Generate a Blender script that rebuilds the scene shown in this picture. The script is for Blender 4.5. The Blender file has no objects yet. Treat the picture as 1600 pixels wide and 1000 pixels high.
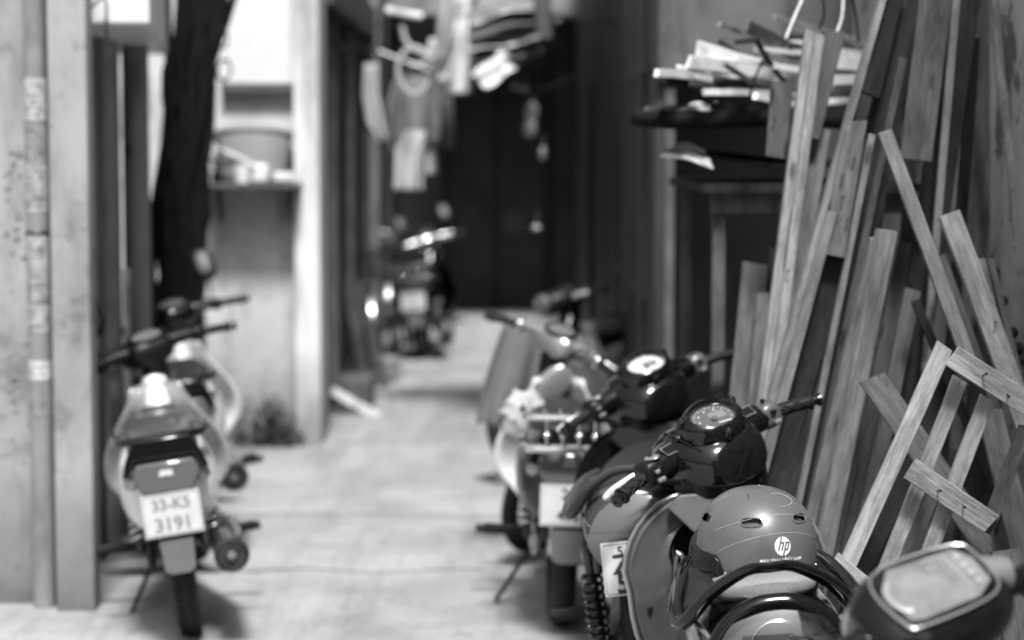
import bpy, bmesh, math, random
from mathutils import Vector, Matrix, Euler
R = math.radians
S = bpy.context.scene
COL = S.collection

# ------------------------------------------------------------------ camera
PITCH = R(4.55); FPX = 3333.0; CAMZ = 1.65
cam_d = bpy.data.cameras.new('camera'); cam = bpy.data.objects.new('camera', cam_d); COL.objects.link(cam)
cam.location = (0, 0, CAMZ); cam.rotation_euler = (R(90) - PITCH, 0, 0)
cam_d.sensor_width = 36; cam_d.lens = 36 * FPX / 1600
cam_d.clip_start = .05; cam_d.clip_end = 500
cam_d.dof.use_dof = True; cam_d.dof.focus_distance = 4.75; cam_d.dof.aperture_fstop = 1.95
S.camera = cam

def at(px, py, d):
    """world point seen at photo pixel (px,py) at world distance Y = d"""
    u = (px - 800) / FPX; v = (500 - py) / FPX
    dx = u; dy = v * math.sin(PITCH) + math.cos(PITCH); dz = v * math.cos(PITCH) - math.sin(PITCH)
    return Vector((dx * d / dy, d, CAMZ + dz * d / dy))

# ------------------------------------------------------------------ light
SUN_EL, SUN_AZ = R(60), R(174)          # azimuth measured clockwise from +Y: behind the camera, from the right
w = bpy.data.worlds.new('World'); S.world = w; w.use_nodes = True
nt = w.node_tree; nt.nodes.clear()
sky = nt.nodes.new('ShaderNodeTexSky'); sky.sky_type = 'NISHITA'; sky.sun_disc = False
sky.sun_elevation = SUN_EL; sky.sun_rotation = SUN_AZ; sky.air_density = 2.0; sky.dust_density = 6.0
bw = nt.nodes.new('ShaderNodeRGBToBW'); bg = nt.nodes.new('ShaderNodeBackground'); bg.inputs[1].default_value = .06
wo = nt.nodes.new('ShaderNodeOutputWorld')
nt.links.new(sky.outputs[0], bw.inputs[0]); nt.links.new(bw.outputs[0], bg.inputs[0]); nt.links.new(bg.outputs[0], wo.inputs[0])
sd = bpy.data.lights.new('sun', 'SUN'); sun = bpy.data.objects.new('sun', sd); COL.objects.link(sun)
sd.energy = 2.7; sd.angle = R(11); sd.color = (1, 1, 1)
dirv = Vector((math.sin(SUN_AZ) * math.cos(SUN_EL), math.cos(SUN_AZ) * math.cos(SUN_EL), math.sin(SUN_EL)))
sun.rotation_euler = dirv.to_track_quat('Z', 'Y').to_euler(); sun.location = (0, -5, 12)
S.view_settings.view_transform = 'Standard'; S.view_settings.look = 'None'; S.view_settings.gamma = 1
S.view_settings.exposure = 1.15
S.cycles.use_denoising = True; S.cycles.max_bounces = 8; S.cycles.caustics_reflective = False; S.cycles.caustics_refractive = False

# ------------------------------------------------------------------ materials
MATS = {}
def mat(name, g, rough=.6, metal=0, coat=0, noise=0, nscale=8, stretch=(1, 1, 1), bump=0, bscale=40, extra=None, spec=.28, g2=None, detail=6, rnd=0):
    if name in MATS: return MATS[name]
    m = bpy.data.materials.new(name); m.use_nodes = True; n = m.node_tree.nodes; l = m.node_tree.links
    p = n['Principled BSDF']; p.inputs['Base Color'].default_value = (g, g, g, 1)
    p.inputs['Roughness'].default_value = rough; p.inputs['Metallic'].default_value = metal
    p.inputs['Coat Weight'].default_value = coat; p.inputs['Coat Roughness'].default_value = .06
    p.inputs['Specular IOR Level'].default_value = spec
    tc = n.new('ShaderNodeTexCoord'); mp = n.new('ShaderNodeMapping'); mp.inputs['Scale'].default_value = stretch
    l.new(tc.outputs['Object'], mp.inputs[0])
    if rnd:
        oi = n.new('ShaderNodeObjectInfo'); ml = n.new('ShaderNodeMath'); ml.operation = 'MULTIPLY'; ml.inputs[1].default_value = 37
        l.new(oi.outputs['Random'], ml.inputs[0]); cx = n.new('ShaderNodeCombineXYZ'); l.new(ml.outputs[0], cx.inputs[0]); l.new(ml.outputs[0], cx.inputs[2])
        l.new(cx.outputs[0], mp.inputs['Location'])
    if noise:
        t = n.new('ShaderNodeTexNoise'); t.inputs['Scale'].default_value = nscale; t.inputs['Detail'].default_value = detail; t.inputs['Roughness'].default_value = .62
        l.new(mp.outputs[0], t.inputs[0])
        r = n.new('ShaderNodeMapRange'); r.inputs[1].default_value = .3; r.inputs[2].default_value = .7
        lo, hi = g * (1 - noise), min(1, g * (1 + noise)) if g2 is None else g2
        r.inputs[3].default_value = lo; r.inputs[4].default_value = hi; l.new(t.outputs[0], r.inputs[0])
        out = r.outputs[0]
        if rnd:
            mr = n.new('ShaderNodeMapRange'); mr.inputs[3].default_value = 1 - rnd; mr.inputs[4].default_value = 1 + rnd * .6
            l.new(oi.outputs['Random'], mr.inputs[0]); mm = n.new('ShaderNodeMath'); mm.operation = 'MULTIPLY'
            l.new(out, mm.inputs[0]); l.new(mr.outputs[0], mm.inputs[1]); out = mm.outputs[0]
        if extra: out = extra(n, l, mp.outputs[0], out, tc)
        l.new(out, p.inputs['Base Color'])
        if rough > .25:
            rr = n.new('ShaderNodeMapRange'); rr.inputs[3].default_value = min(1, rough * 1.15); rr.inputs[4].default_value = rough * .8
            l.new(t.outputs[0], rr.inputs[0]); l.new(rr.outputs[0], p.inputs['Roughness'])
    elif extra:
        l.new(extra(n, l, mp.outputs[0], None, tc), p.inputs['Base Color'])
    if bump:
        t2 = n.new('ShaderNodeTexNoise'); t2.inputs['Scale'].default_value = bscale; t2.inputs['Detail'].default_value = 5
        l.new(mp.outputs[0], t2.inputs[0]); b = n.new('ShaderNodeBump'); b.inputs['Strength'].default_value = bump; b.inputs['Distance'].default_value = .01
        l.new(t2.outputs[0], b.inputs['Height']); l.new(b.outputs[0], p.inputs['Normal'])
    MATS[name] = m; return m

def streaks(scale, lo, hi, floor_, ceil_=1.0, st=(1, 1, 1)):
    """multiply by patchy dirt: noise band lo..hi -> floor_..ceil_"""
    def f(n, l, vec, out, tc):
        m2 = n.new('ShaderNodeMapping'); m2.inputs['Scale'].default_value = st; l.new(tc.outputs['Object'], m2.inputs[0])
        t = n.new('ShaderNodeTexNoise'); t.inputs['Scale'].default_value = scale; t.inputs['Detail'].default_value = 8; t.inputs['Roughness'].default_value = .68
        l.new(m2.outputs[0], t.inputs[0]); r = n.new('ShaderNodeMapRange')
        r.inputs[1].default_value = lo; r.inputs[2].default_value = hi; r.inputs[3].default_value = floor_; r.inputs[4].default_value = ceil_
        l.new(t.outputs[0], r.inputs[0]); mm = n.new('ShaderNodeMath'); mm.operation = 'MULTIPLY'
        l.new(out, mm.inputs[0]); l.new(r.outputs[0], mm.inputs[1]); return mm.outputs[0]
    return f

def seq(*fs):
    def f(n, l, vec, out, tc):
        for g in fs: out = g(n, l, vec, out, tc)
        return out
    return f

def ramp_z(z0, z1, f0, f1, nz=.25):
    """multiply darker towards the foot of a wall, edge broken by noise"""
    def f(n, l, vec, out, tc):
        sp = n.new('ShaderNodeSeparateXYZ'); l.new(tc.outputs['Object'], sp.inputs[0])
        t = n.new('ShaderNodeTexNoise'); t.inputs['Scale'].default_value = 5; t.inputs['Detail'].default_value = 7; l.new(tc.outputs['Object'], t.inputs[0])
        a = n.new('ShaderNodeMath'); a.operation = 'MULTIPLY_ADD'; a.inputs[1].default_value = -nz * 3; l.new(t.outputs[0], a.inputs[0]); l.new(sp.outputs[2], a.inputs[2])
        r = n.new('ShaderNodeMapRange'); r.inputs[1].default_value = z0 - nz * 1.5; r.inputs[2].default_value = z1 - nz * 1.5; r.inputs[3].default_value = f0; r.inputs[4].default_value = f1
        l.new(a.outputs[0], r.inputs[0]); mm = n.new('ShaderNodeMath'); mm.operation = 'MULTIPLY'
        l.new(out, mm.inputs[0]); l.new(r.outputs[0], mm.inputs[1]); return mm.outputs[0]
    return f

def glassy(name, g=1.0, refl=.25, rough=.03):
    if name in MATS: return MATS[name]
    m = bpy.data.materials.new(name); m.use_nodes = True; n = m.node_tree.nodes; l = m.node_tree.links
    n.remove(n['Principled BSDF']); o = n['Material Output']
    tr = n.new('ShaderNodeBsdfTransparent'); tr.inputs[0].default_value = (g, g, g, 1)
    gl = n.new('ShaderNodeBsdfGlossy'); gl.inputs['Roughness'].default_value = rough
    lw = n.new('ShaderNodeFresnel'); lw.inputs[0].default_value = 1.5
    ad = n.new('ShaderNodeMath'); ad.operation = 'ADD'; ad.inputs[1].default_value = refl * .4; l.new(lw.outputs[0], ad.inputs[0])
    mx = n.new('ShaderNodeMixShader'); l.new(ad.outputs[0], mx.inputs[0]); l.new(tr.outputs[0], mx.inputs[1]); l.new(gl.outputs[0], mx.inputs[2])
    l.new(mx.outputs[0], o.inputs[0]); MATS[name] = m; return m

M_black_gloss = mat('gloss_black_paint', .004, .12, 0, 0, spec=.6)
M_black = mat('black_plastic', .006, .42, 0, 0, spec=.3, noise=.3, nscale=30, bump=.02, bscale=300)
M_rubber = mat('black_rubber', .010, .65, 0, 0, noise=.4, nscale=20, bump=.1, bscale=90)
M_dark_metal = mat('dark_cast_metal', .06, .4, .7, 0, noise=.5, nscale=25)
M_chrome = mat('chrome', .75, .12, 1)
M_chrome_worn = mat('worn_chrome', .6, .25, 1, 0, noise=.25, nscale=18)
M_silver = mat('silver_paint', .38, .3, .65, .4, spec=.5, noise=.08, nscale=12)
M_grey_metallic = mat('grey_metallic_panel', .20, .27, .6, .5, noise=.15, nscale=9)
M_grey_dark = mat('charcoal_plastic', .05, .35, .1, .2, noise=.15, nscale=8)
M_grey_plastic = mat('dull_grey_plastic', .16, .4, .1, .2, noise=.15, nscale=8)
M_alu = mat('bare_aluminium', .75, .35, .5)
M_white = mat('white_plastic', .8, .3, 0, .5, spec=.5, noise=.06, nscale=6)
M_seat = mat('black_vinyl', .02, .5, 0, 0, noise=.3, nscale=30, bump=.1, bscale=200)
M_seat_grey = mat('grey_vinyl_seat', .07, .3, .1, .3, noise=.12, nscale=10)
M_lamp_dark = mat('dark_lens_and_mirror_tone', .10, .12, 0, 1)
M_plate = mat('plate_white', .5, .45, 0, 0, noise=.1, nscale=12)
M_ink = mat('plate_black_ink', .03, .5)
M_ink_faded = mat('plate_faded_ink', .2, .6)
M_dial = mat('dial_grey', .12, .35, 0, .3)
M_dial_white = mat('dial_white', .8, .4)
M_needle = mat('needle_white', .85, .4)
M_mirror = mat('mirror_glass', .55, .04, 1)
M_clear = glassy('clear_lens', .92, .3)
M_glass_thin = glassy('dial_glass', .95, .12)

def wood(name, g, rnd=.3):
    def grain(n, l, vec, out, tc):
        m2 = n.new('ShaderNodeMapping'); m2.inputs['Scale'].default_value = (9, 9, .55); l.new(tc.outputs['Object'], m2.inputs[0])
        oi = n.new('ShaderNodeObjectInfo'); cx = n.new('ShaderNodeCombineXYZ'); ml = n.new('ShaderNodeMath'); ml.operation = 'MULTIPLY'; ml.inputs[1].default_value = 51
        l.new(oi.outputs['Random'], ml.inputs[0]); l.new(ml.outputs[0], cx.inputs[1]); l.new(ml.outputs[0], cx.inputs[2]); l.new(cx.outputs[0], m2.inputs['Location'])
        t = n.new('ShaderNodeTexNoise'); t.inputs['Scale'].default_value = 3; t.inputs['Detail'].default_value = 3; t.inputs['Distortion'].default_value = 1.2
        l.new(m2.outputs[0], t.inputs[0])
        s = n.new('ShaderNodeMath'); s.operation = 'MULTIPLY'; s.inputs[1].default_value = 85; l.new(t.outputs[0], s.inputs[0])
        c = n.new('ShaderNodeMath'); c.operation = 'SINE'; l.new(s.outputs[0], c.inputs[0])
        r = n.new('ShaderNodeMapRange'); r.inputs[1].default_value = -1; r.inputs[2].default_value = 1; r.inputs[3].default_value = .86; r.inputs[4].default_value = 1.07
        l.new(c.outputs[0], r.inputs[0]); mm = n.new('ShaderNodeMath'); mm.operation = 'MULTIPLY'; l.new(out, mm.inputs[0]); l.new(r.outputs[0], mm.inputs[1]); out = mm.outputs[0]
        # weather blotches and knots
        t2 = n.new('ShaderNodeTexNoise'); t2.inputs['Scale'].default_value = 8; t2.inputs['Detail'].default_value = 9; t2.inputs['Roughness'].default_value = .7
        m3 = n.new('ShaderNodeMapping'); m3.inputs['Scale'].default_value = (3, 3, .8); l.new(tc.outputs['Object'], m3.inputs[0]); l.new(cx.outputs[0], m3.inputs['Location']); l.new(m3.outputs[0], t2.inputs[0])
        r2 = n.new('ShaderNodeMapRange'); r2.inputs[1].default_value = .38; r2.inputs[2].default_value = .58; r2.inputs[3].default_value = .6; r2.inputs[4].default_value = 1.1
        l.new(t2.outputs[0], r2.inputs[0]); m4 = n.new('ShaderNodeMath'); m4.operation = 'MULTIPLY'; l.new(out, m4.inputs[0]); l.new(r2.outputs[0], m4.inputs[1]); out = m4.outputs[0]
        v = n.new('ShaderNodeTexVoronoi'); v.inputs['Scale'].default_value = 6; m5 = n.new('ShaderNodeMapping'); m5.inputs['Scale'].default_value = (1.6, 1.6, .55)
        l.new(tc.outputs['Object'], m5.inputs[0]); l.new(cx.outputs[0], m5.inputs['Location']); l.new(m5.outputs[0], v.inputs[0])
        r3 = n.new('ShaderNodeMapRange'); r3.inputs[1].default_value = .08; r3.inputs[2].default_value = .14; r3.inputs[3].default_value = .35; r3.inputs[4].default_value = 1
        l.new(v.outputs['Distance'], r3.inputs[0]); m6 = n.new('ShaderNodeMath'); m6.operation = 'MULTIPLY'; l.new(out, m6.inputs[0]); l.new(r3.outputs[0], m6.inputs[1])
        return m6.outputs[0]
    return mat(name, g, .75, 0, 0, noise=.2, nscale=22, stretch=(3, 3, .18), bump=.35, bscale=60, extra=grain, rnd=rnd, spec=.12)
M_wood_pale = wood('pale_sawn_wood', .23, .3)
M_wood_frame = wood('bright_sawn_wood', .38, .15)
M_wood = wood('grey_brown_wood', .115, .4)
M_wood_dark = wood('dark_old_wood', .032, .5)
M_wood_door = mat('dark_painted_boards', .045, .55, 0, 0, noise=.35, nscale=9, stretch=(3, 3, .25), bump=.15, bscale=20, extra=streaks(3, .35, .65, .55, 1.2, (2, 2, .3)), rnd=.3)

# ------------------------------------------------------------------ mesh builder
def cr(pts, k=5, closed=False):
    P = [Vector(p) for p in pts]; n = len(P); out = []
    if n < 3: return P
    for i in range(n if closed else n - 1):
        a = P[i - 1] if (closed or i > 0) else P[0]; b = P[i]; c = P[(i + 1) % n]; d = P[(i + 2) % n] if (closed or i + 2 < n) else P[-1]
        for j in range(k):
            t = j / k
            out.append(.5 * ((2 * b) + (c - a) * t + (2 * a - 5 * b + 4 * c - d) * t * t + (3 * b - a - 3 * c + d) * t ** 3))
    if not closed: out.append(P[-1])
    return out
def lerpl(vals, n):
    out = []
    for i in range(n):
        t = i * (len(vals) - 1) / max(1, n - 1); a = int(min(t, len(vals) - 2)) if len(vals) > 1 else 0
        out.append(vals[a] + (vals[min(a + 1, len(vals) - 1)] - vals[a]) * (t - a))
    return out

class MB:
    def __init__(s, M=None): s.v = []; s.f = []; s.M = M or Matrix()
    def add(s, V, F, M=None):
        k = len(s.v); T = s.M @ M if M is not None else s.M
        s.v += [T @ Vector(p) for p in V]; s.f += [tuple(i + k for i in f) for f in F]; return s
    def tube(s, pts, r, n=10, k=5, closed=False, sq=1.0, M=None, cap=True):
        P = cr(pts, k, closed) if k > 1 and len(pts) > 2 else [Vector(p) for p in pts]
        rr = lerpl(list(r), len(P)) if isinstance(r, (list, tuple)) else [r] * len(P)
        V = []; F = []; up = Vector((0, 0, 1)); prev = None
        for i, p in enumerate(P):
            t = (P[(i + 1) % len(P)] - P[i - 1]) if (closed or 0 < i < len(P) - 1) else (P[1] - P[0] if i == 0 else P[-1] - P[-2])
            if t.length < 1e-9: t = Vector((0, 0, 1))
            t.normalize()
            if prev is None:
                a = up if abs(t.dot(up)) < .9 else Vector((0, 1, 0)); u = t.cross(a).normalized()
            else: u = (prev - t * prev.dot(t)).normalized()
            prev = u; w_ = t.cross(u)
            for j in range(n):
                a = 2 * math.pi * j / n; V.append(p + u * math.cos(a) * rr[i] + w_ * math.sin(a) * rr[i] * sq)
        m = len(P)
        for i in range(m if closed else m - 1):
            for j in range(n):
                a, b = i * n + j, i * n + (j + 1) % n; c, d = ((i + 1) % m) * n + (j + 1) % n, ((i + 1) % m) * n + j
                F.append((a, b, c, d))
        if not closed and cap: F.append(tuple(range(n))[::-1]); F.append(tuple(range((m - 1) * n, m * n)))
        return s.add(V, F, M)
    def rings(s, rings, cap=True, M=None):
        n = len(rings[0]); V = [p for r_ in rings for p in r_]; F = []
        for i in range(len(rings) - 1):
            for j in range(n): F.append((i * n + j, i * n + (j + 1) % n, (i + 1) * n + (j + 1) % n, (i + 1) * n + j))
        if cap: F.append(tuple(range(n))[::-1]); F.append(tuple(range((len(rings) - 1) * n, len(rings) * n)))
        return s.add(V, F, M)
    def loftx(s, secs, n=24, e=2.4, M=None, k=4):
        """secs: (x, zc, hy, hz[, yc]) superellipse sections along x, smoothed"""
        S4 = [list(q) + [0] * (5 - len(q)) for q in secs]
        P = list(zip(*[[v for v in lerp_cr([q[i] for q in S4], k)] for i in range(5)]))
        rg = []
        for x, zc, hy, hz, yc in P:
            hy = max(hy, .001); hz = max(hz, .001); ring = []
            for j in range(n):
                a = 2 * math.pi * j / n; c, si = math.cos(a), math.sin(a)
                ring.append((x, yc + hy * math.copysign(abs(c) ** (2 / e), c), zc + hz * math.copysign(abs(si) ** (2 / e), si)))
            rg.append(ring)
        return s.rings(rg, True, M)
    def ell(s, c, r, M=None, nu=20, nv=12, e=2.0):
        V = []; F = []
        for i in range(nv + 1):
            ph = math.pi * i / nv - math.pi / 2
            for j in range(nu):
                th = 2 * math.pi * j / nu
                f = lambda v: math.copysign(abs(v) ** (2 / e), v)
                V.append((c[0] + r[0] * f(math.cos(ph)) * f(math.cos(th)), c[1] + r[1] * f(math.cos(ph)) * f(math.sin(th)), c[2] + r[2] * f(math.sin(ph))))
        for i in range(nv):
            for j in range(nu): F.append((i * nu + j, i * nu + (j + 1) % nu, (i + 1) * nu + (j + 1) % nu, (i + 1) * nu + j))
        return s.add(V, F, M)
    def box(s, c, d, M=None, b=0):
        x, y, z = [q / 2 for q in d]; b = min(b, x * .9, y * .9, z * .9)
        if b <= 0:
            V = [(c[0] + i * x, c[1] + j * y, c[2] + k * z) for i in (-1, 1) for j in (-1, 1) for k in (-1, 1)]
            return s.add(V, [(0, 1, 3, 2), (4, 6, 7, 5), (0, 4, 5, 1), (2, 3, 7, 6), (0, 2, 6, 4), (1, 5, 7, 3)], M)
        bm = bmesh.new()
        for i in (-1, 1):
            for j in (-1, 1):
                for k in (-1, 1):
                    bm.verts.new((c[0] + i * (x - b), c[1] + j * y - j * 0 * b, c[2] + k * (z - b))); bm.verts.new((c[0] + i * x, c[1] + j * (y - b), c[2] + k * (z - b))); bm.verts.new((c[0] + i * (x - b), c[1] + j * (y - b), c[2] + k * z))
        r_ = bmesh.ops.convex_hull(bm, input=bm.verts[:]); bm.verts.index_update()
        V = [v.co.copy() for v in bm.verts]; F = [tuple(v.index for v in f.verts) for f in bm.faces]; bm.free()
        return s.add(V, F, M)
    def lathe(s, prof, n=24, M=None):
        """prof: (r,z) pairs round local z"""
        rg = [[(r_ * math.cos(2 * math.pi * j / n), r_ * math.sin(2 * math.pi * j / n), z) for j in range(n)] for r_, z in prof]
        return s.rings(rg, True, M)
    def torus(s, R0, r, n=32, m=10, M=None, sq=1.0):
        pts = [(R0 * math.cos(2 * math.pi * i / n), R0 * math.sin(2 * math.pi * i / n), 0) for i in range(n)]
        V = []; F = []
        for i in range(n):
            a = 2 * math.pi * i / n
            for j in range(m):
                b = 2 * math.pi * j / m; q = R0 + r * math.cos(b); V.append((q * math.cos(a), q * math.sin(a), r * sq * math.sin(b)))
        for i in range(n):
            for j in range(m): F.append((i * m + j, i * m + (j + 1) % m, ((i + 1) % n) * m + (j + 1) % m, ((i + 1) % n) * m + j))
        return s.add(V, F, M)
    def grid(s, fn, nu, nv, M=None):
        V = [fn(i / nu, j / nv) for i in range(nu + 1) for j in range(nv + 1)]; F = []
        for i in range(nu):
            for j in range(nv): a = i * (nv + 1) + j; F.append((a, a + 1, a + nv + 2, a + nv + 1))
        return s.add(V, F, M)
    def prism(s, poly, z0, z1, M=None):
        n = len(poly); V = [(x, y, z0) for x, y in poly] + [(x, y, z1) for x, y in poly]
        F = [tuple(range(n))[::-1], tuple(range(n, 2 * n))] + [(i, (i + 1) % n, n + (i + 1) % n, n + i) for i in range(n)]
        return s.add(V, F, M)
    def build(s, name, m, parent=None, smooth=35, thick=0, bevel=0, sub=0, label=None, loc=None):
        me = bpy.data.meshes.new(name)
        V = s.v
        me.from_pydata([tuple(p) for p in V], [], s.f)
        bm = bmesh.new(); bm.from_mesh(me); bmesh.ops.remove_doubles(bm, verts=bm.verts[:], dist=1e-5)
        bmesh.ops.dissolve_degenerate(bm, edges=bm.edges[:], dist=1e-6)
        bmesh.ops.recalc_face_normals(bm, faces=bm.faces[:]); bm.to_mesh(me); bm.free()
        if smooth:
            for p in me.polygons: p.use_smooth = True
            me.set_sharp_from_angle(angle=R(smooth))
        me.materials.append(m); o = bpy.data.objects.new(name, me); COL.objects.link(o)
        if parent is not None: o.parent = parent
        if thick: q = o.modifiers.new('t', 'SOLIDIFY'); q.thickness = thick; q.offset = 0
        if sub: q = o.modifiers.new('s', 'SUBSURF'); q.levels = sub; q.render_levels = sub
        if bevel: q = o.modifiers.new('b', 'BEVEL'); q.width = bevel; q.segments = 2; q.limit_method = 'ANGLE'
        if label: o['label'] = label
        return o
def lerp_cr(vals, k):
    return [p[0] for p in cr([(v, 0, 0) for v in vals], k)]

def tag(o, label=None, cat=None, group=None, kind=None):
    if label: o['label'] = label
    if cat: o['category'] = cat
    if group: o['group'] = group
    if kind: o['kind'] = kind
    return o
def thing(name, label, cat, M=None, group=None):
    o = bpy.data.objects.new(name, None); COL.objects.link(o); o.empty_display_size = .1
    if M is not None: o.matrix_world = M
    return tag(o, label, cat, group)
T = Matrix.Translation
def Rx(a): return Matrix.Rotation(R(a), 4, 'X')
def Ry(a): return Matrix.Rotation(R(a), 4, 'Y')
def Rz(a): return Matrix.Rotation(R(a), 4, 'Z')

def text_mesh(txt, size, bold=.0, shear=0.0):
    c = bpy.data.curves.new('t', 'FONT'); c.body = txt; c.size = size; c.offset = bold; c.shear = shear
    c.align_x = 'CENTER'; c.resolution_u = 3; c.fill_mode = 'FRONT'
    o = bpy.data.objects.new('t', c); COL.objects.link(o)
    bpy.context.view_layer.update()
    me = o.to_mesh(); V = [v.co.copy() for v in me.vertices]; F = [tuple(p.vertices) for p in me.polygons]
    o.to_mesh_clear(); bpy.data.objects.remove(o); bpy.data.curves.remove(c)
    return V, F
# ------------------------------------------------------------------ motorbikes
def face(loc, nrm, up=(0, 0, 1)):
    z = Vector(nrm).normalized(); x = Vector(up).cross(z).normalized(); y = z.cross(x)
    return Matrix(((x.x, y.x, z.x, loc[0]), (x.y, y.y, z.y, loc[1]), (x.z, y.z, z.z, loc[2]), (0, 0, 0, 1)))

def wheel(parent, c, r, tw, Mx=None, fine=True, spokes=True):
    """wheel in the x-z plane; returns the rim object, the tyre is its child"""
    Mx = Mx or Matrix(); F = Mx @ T(c) @ Rx(90)
    b = MB(F); b.torus(r - tw * .95, .012, 40, 8, sq=1.6); b.lathe([(.001, -.05), (.045, -.05), (.05, -.03), (.022, -.02), (.022, .02), (.05, .03), (.045, .05), (.001, .05)], 16)
    if spokes:
        for i in range(24):
            a = math.pi * 2 * i / 24; a2 = a + (.35 if i % 2 else -.35); z = .03 if i % 4 < 2 else -.03
            b.tube([(.045 * math.cos(a2), .045 * math.sin(a2), z), ((r - tw) * math.cos(a), (r - tw) * math.sin(a), 0)], .0016, 5, 1)
    else:
        for i in range(5):
            a = math.pi * 2 * i / 5; b.box(((r - tw) * .52 * math.cos(a), (r - tw) * .52 * math.sin(a), 0), ((r - tw) * .95, .03, .02), T((0, 0, 0)), 0) if False else b.tube([(.03 * math.cos(a), .03 * math.sin(a), 0), ((r - tw) * math.cos(a + .15), (r - tw) * math.sin(a + .15), 0)], [.02, .012], 8, 1)
    w_ = b.build('wheel', M_chrome_worn if spokes else M_dark_metal, parent)
    t = MB(F); t.torus(r - tw * .5, tw * .5, 56, 14, sq=.95)
    if fine:
        for i in range(56):
            for sgn in (-1, 1):
                a = 2 * math.pi * (i + .5 * (sgn > 0)) / 56
                t.box((0, 0, 0), (.006, .016, tw * .34), T(((r - .004) * math.cos(a), (r - .004) * math.sin(a), sgn * tw * .2)) @ Rz(math.degrees(a)) @ Rx(28 * sgn))
    t.build('tyre', M_rubber, w_)
    return w_

def spring(b, p0, p1, R0, r, turns, M=None):
    p0 = Vector(p0); p1 = Vector(p1); d = (p1 - p0); F = face(p0, d, (0, 1, 0)); n = int(turns * 12); L = d.length
    pts = [(R0 * math.cos(2 * math.pi * i / 12), R0 * math.sin(2 * math.pi * i / 12), L * i / n) for i in range(n + 1)]
    b.tube(pts, r, 7, 1, M=(M @ F) if M is not None else F)

def plate(parent, P, lines, w_=.19, h_=.14, frame=True, ink=None):
    b = MB(P); b.box((0, 0, 0), (w_, h_, .0025), b=.004); pl = b.build('number_plate', M_plate, parent, bevel=.0006)
    if frame:
        e = MB(P)
        o1 = [(-w_ / 2 + .006, -h_ / 2 + .006), (w_ / 2 - .006, -h_ / 2 + .006), (w_ / 2 - .006, h_ / 2 - .006), (-w_ / 2 + .006, h_ / 2 - .006)]
        e.tube([(x, y, .0014) for x, y in o1], .0012, 4, 1, closed=True); e.build('plate_border', M_ink, pl, smooth=0)
    t = MB(P)
    for txt, size, x, y in lines:
        V, Fc = text_mesh(txt, size, .0018 * size / .07); t.add([(p.x + x, p.y + y, .0022) for p in V], Fc)
    t.build('plate_lettering', ink or M_ink, pl, smooth=0)
    return pl

def mirror(parent, H, base, stalk, c, n, rx=.07, rz=.05, chrome=False, rot=0, dark=False):
    b = MB(H); b.tube([base, stalk, c], .005, 8); st = b.build('mirror', M_chrome_worn if chrome else M_black, parent)
    F = H @ face(c, n) @ Rz(rot); m = MB(F); m.ell((0, 0, .012), (rx, rz, .02), e=2.6, nu=24); m.torus(1, .05, 28, 6, Matrix.Diagonal((rx, rz, .1, 1)))
    m.build('mirror_shell', M_silver if dark else M_black, st)
    g = MB(F); g.lathe([(0.001, -.0085), (.93, -.0085), (.93, -.006), (.001, -.006)], 28, Matrix.Diagonal((rx, rz, 1, 1))); g.build('mirror_glass', M_lamp_dark if dark else M_mirror, st)  # dark variant paints the reflected dim alley into the mirror face

def grips_levers(root, H, g=.0165, sport=False, lever=M_silver, droop=-.012, half=.318, back=.035):
    for sg in (1, -1):
        p = [(.0, sg * .20, .0), (-back * .5, sg * .27, droop * .4), (-back, sg * half, droop)]
        b = MB(H); b.tube(p, [g * 1.02, g * .96, g * 1.0], 16); b.lathe([(.001, 0), (g * 1.45, .0), (g * 1.45, .006), (.001, .006)], 16, face(p[0], Vector(p[1]) - Vector(p[0]))); b.lathe([(.001, 0), (g * 1.3, .0), (g * 1.4, .004), (g * 1.25, .008), (.001, .008)], 16, face(Vector(p[2]) - (Vector(p[2]) - Vector(p[1])) * .12, Vector(p[2]) - Vector(p[1])))
        if sport:   # raised diamond ribs
            A = Vector(p[0]); Bv = Vector(p[2]); D = Bv - A; F = face(A, D); L = D.length
            for hnd in (1, -1):
                for q in range(5):
                    pts = []
                    for i in range(19):
                        t_ = i / 18; a = hnd * t_ * 3.6 + q * 2 * math.pi / 5
                        mid = cr(p, 9)[int(t_ * .86 * 17) + 1]; loc = F.inverted() @ mid
                        pts.append((loc.x + g * .99 * math.cos(a), loc.y + g * .99 * math.sin(a), L * (.06 + t_ * .84)))
                    b.tube(pts, .0020, 5, 1, M=F)
        gr = b.build('grip', M_rubber, root)
        e = MB(H @ face(p[2], Vector(p[2]) - Vector(p[1]))); e.lathe([(.001, -.004), (g * .95, -.004), (g * .95, .004), (g * .75, .006), (g * .75, .016), (g * 1.05, .018), (g * 1.1, .026), (g * .7, .03), (g * .3, .031), (g * .3, .028), (.001, .028)], 20)
        e.build('bar_end', M_black_gloss, gr)
        l = MB(H); l.tube([(.045, sg * .155, -.008), (.070, sg * .20, -.012), (.070, sg * .27, -.016), (.055, sg * (half - .01), -.02)], [.010, .009, .0075, .0075], 10, sq=1.5)
        l.ell((.055, sg * (half - .008), -.02), (.0095, .011, .0095)); l.ell((.04, sg * .155, -.01), (.018, .02, .014))
        l.build('brake_lever', M_alu if lever is M_silver else lever, root)

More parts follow.
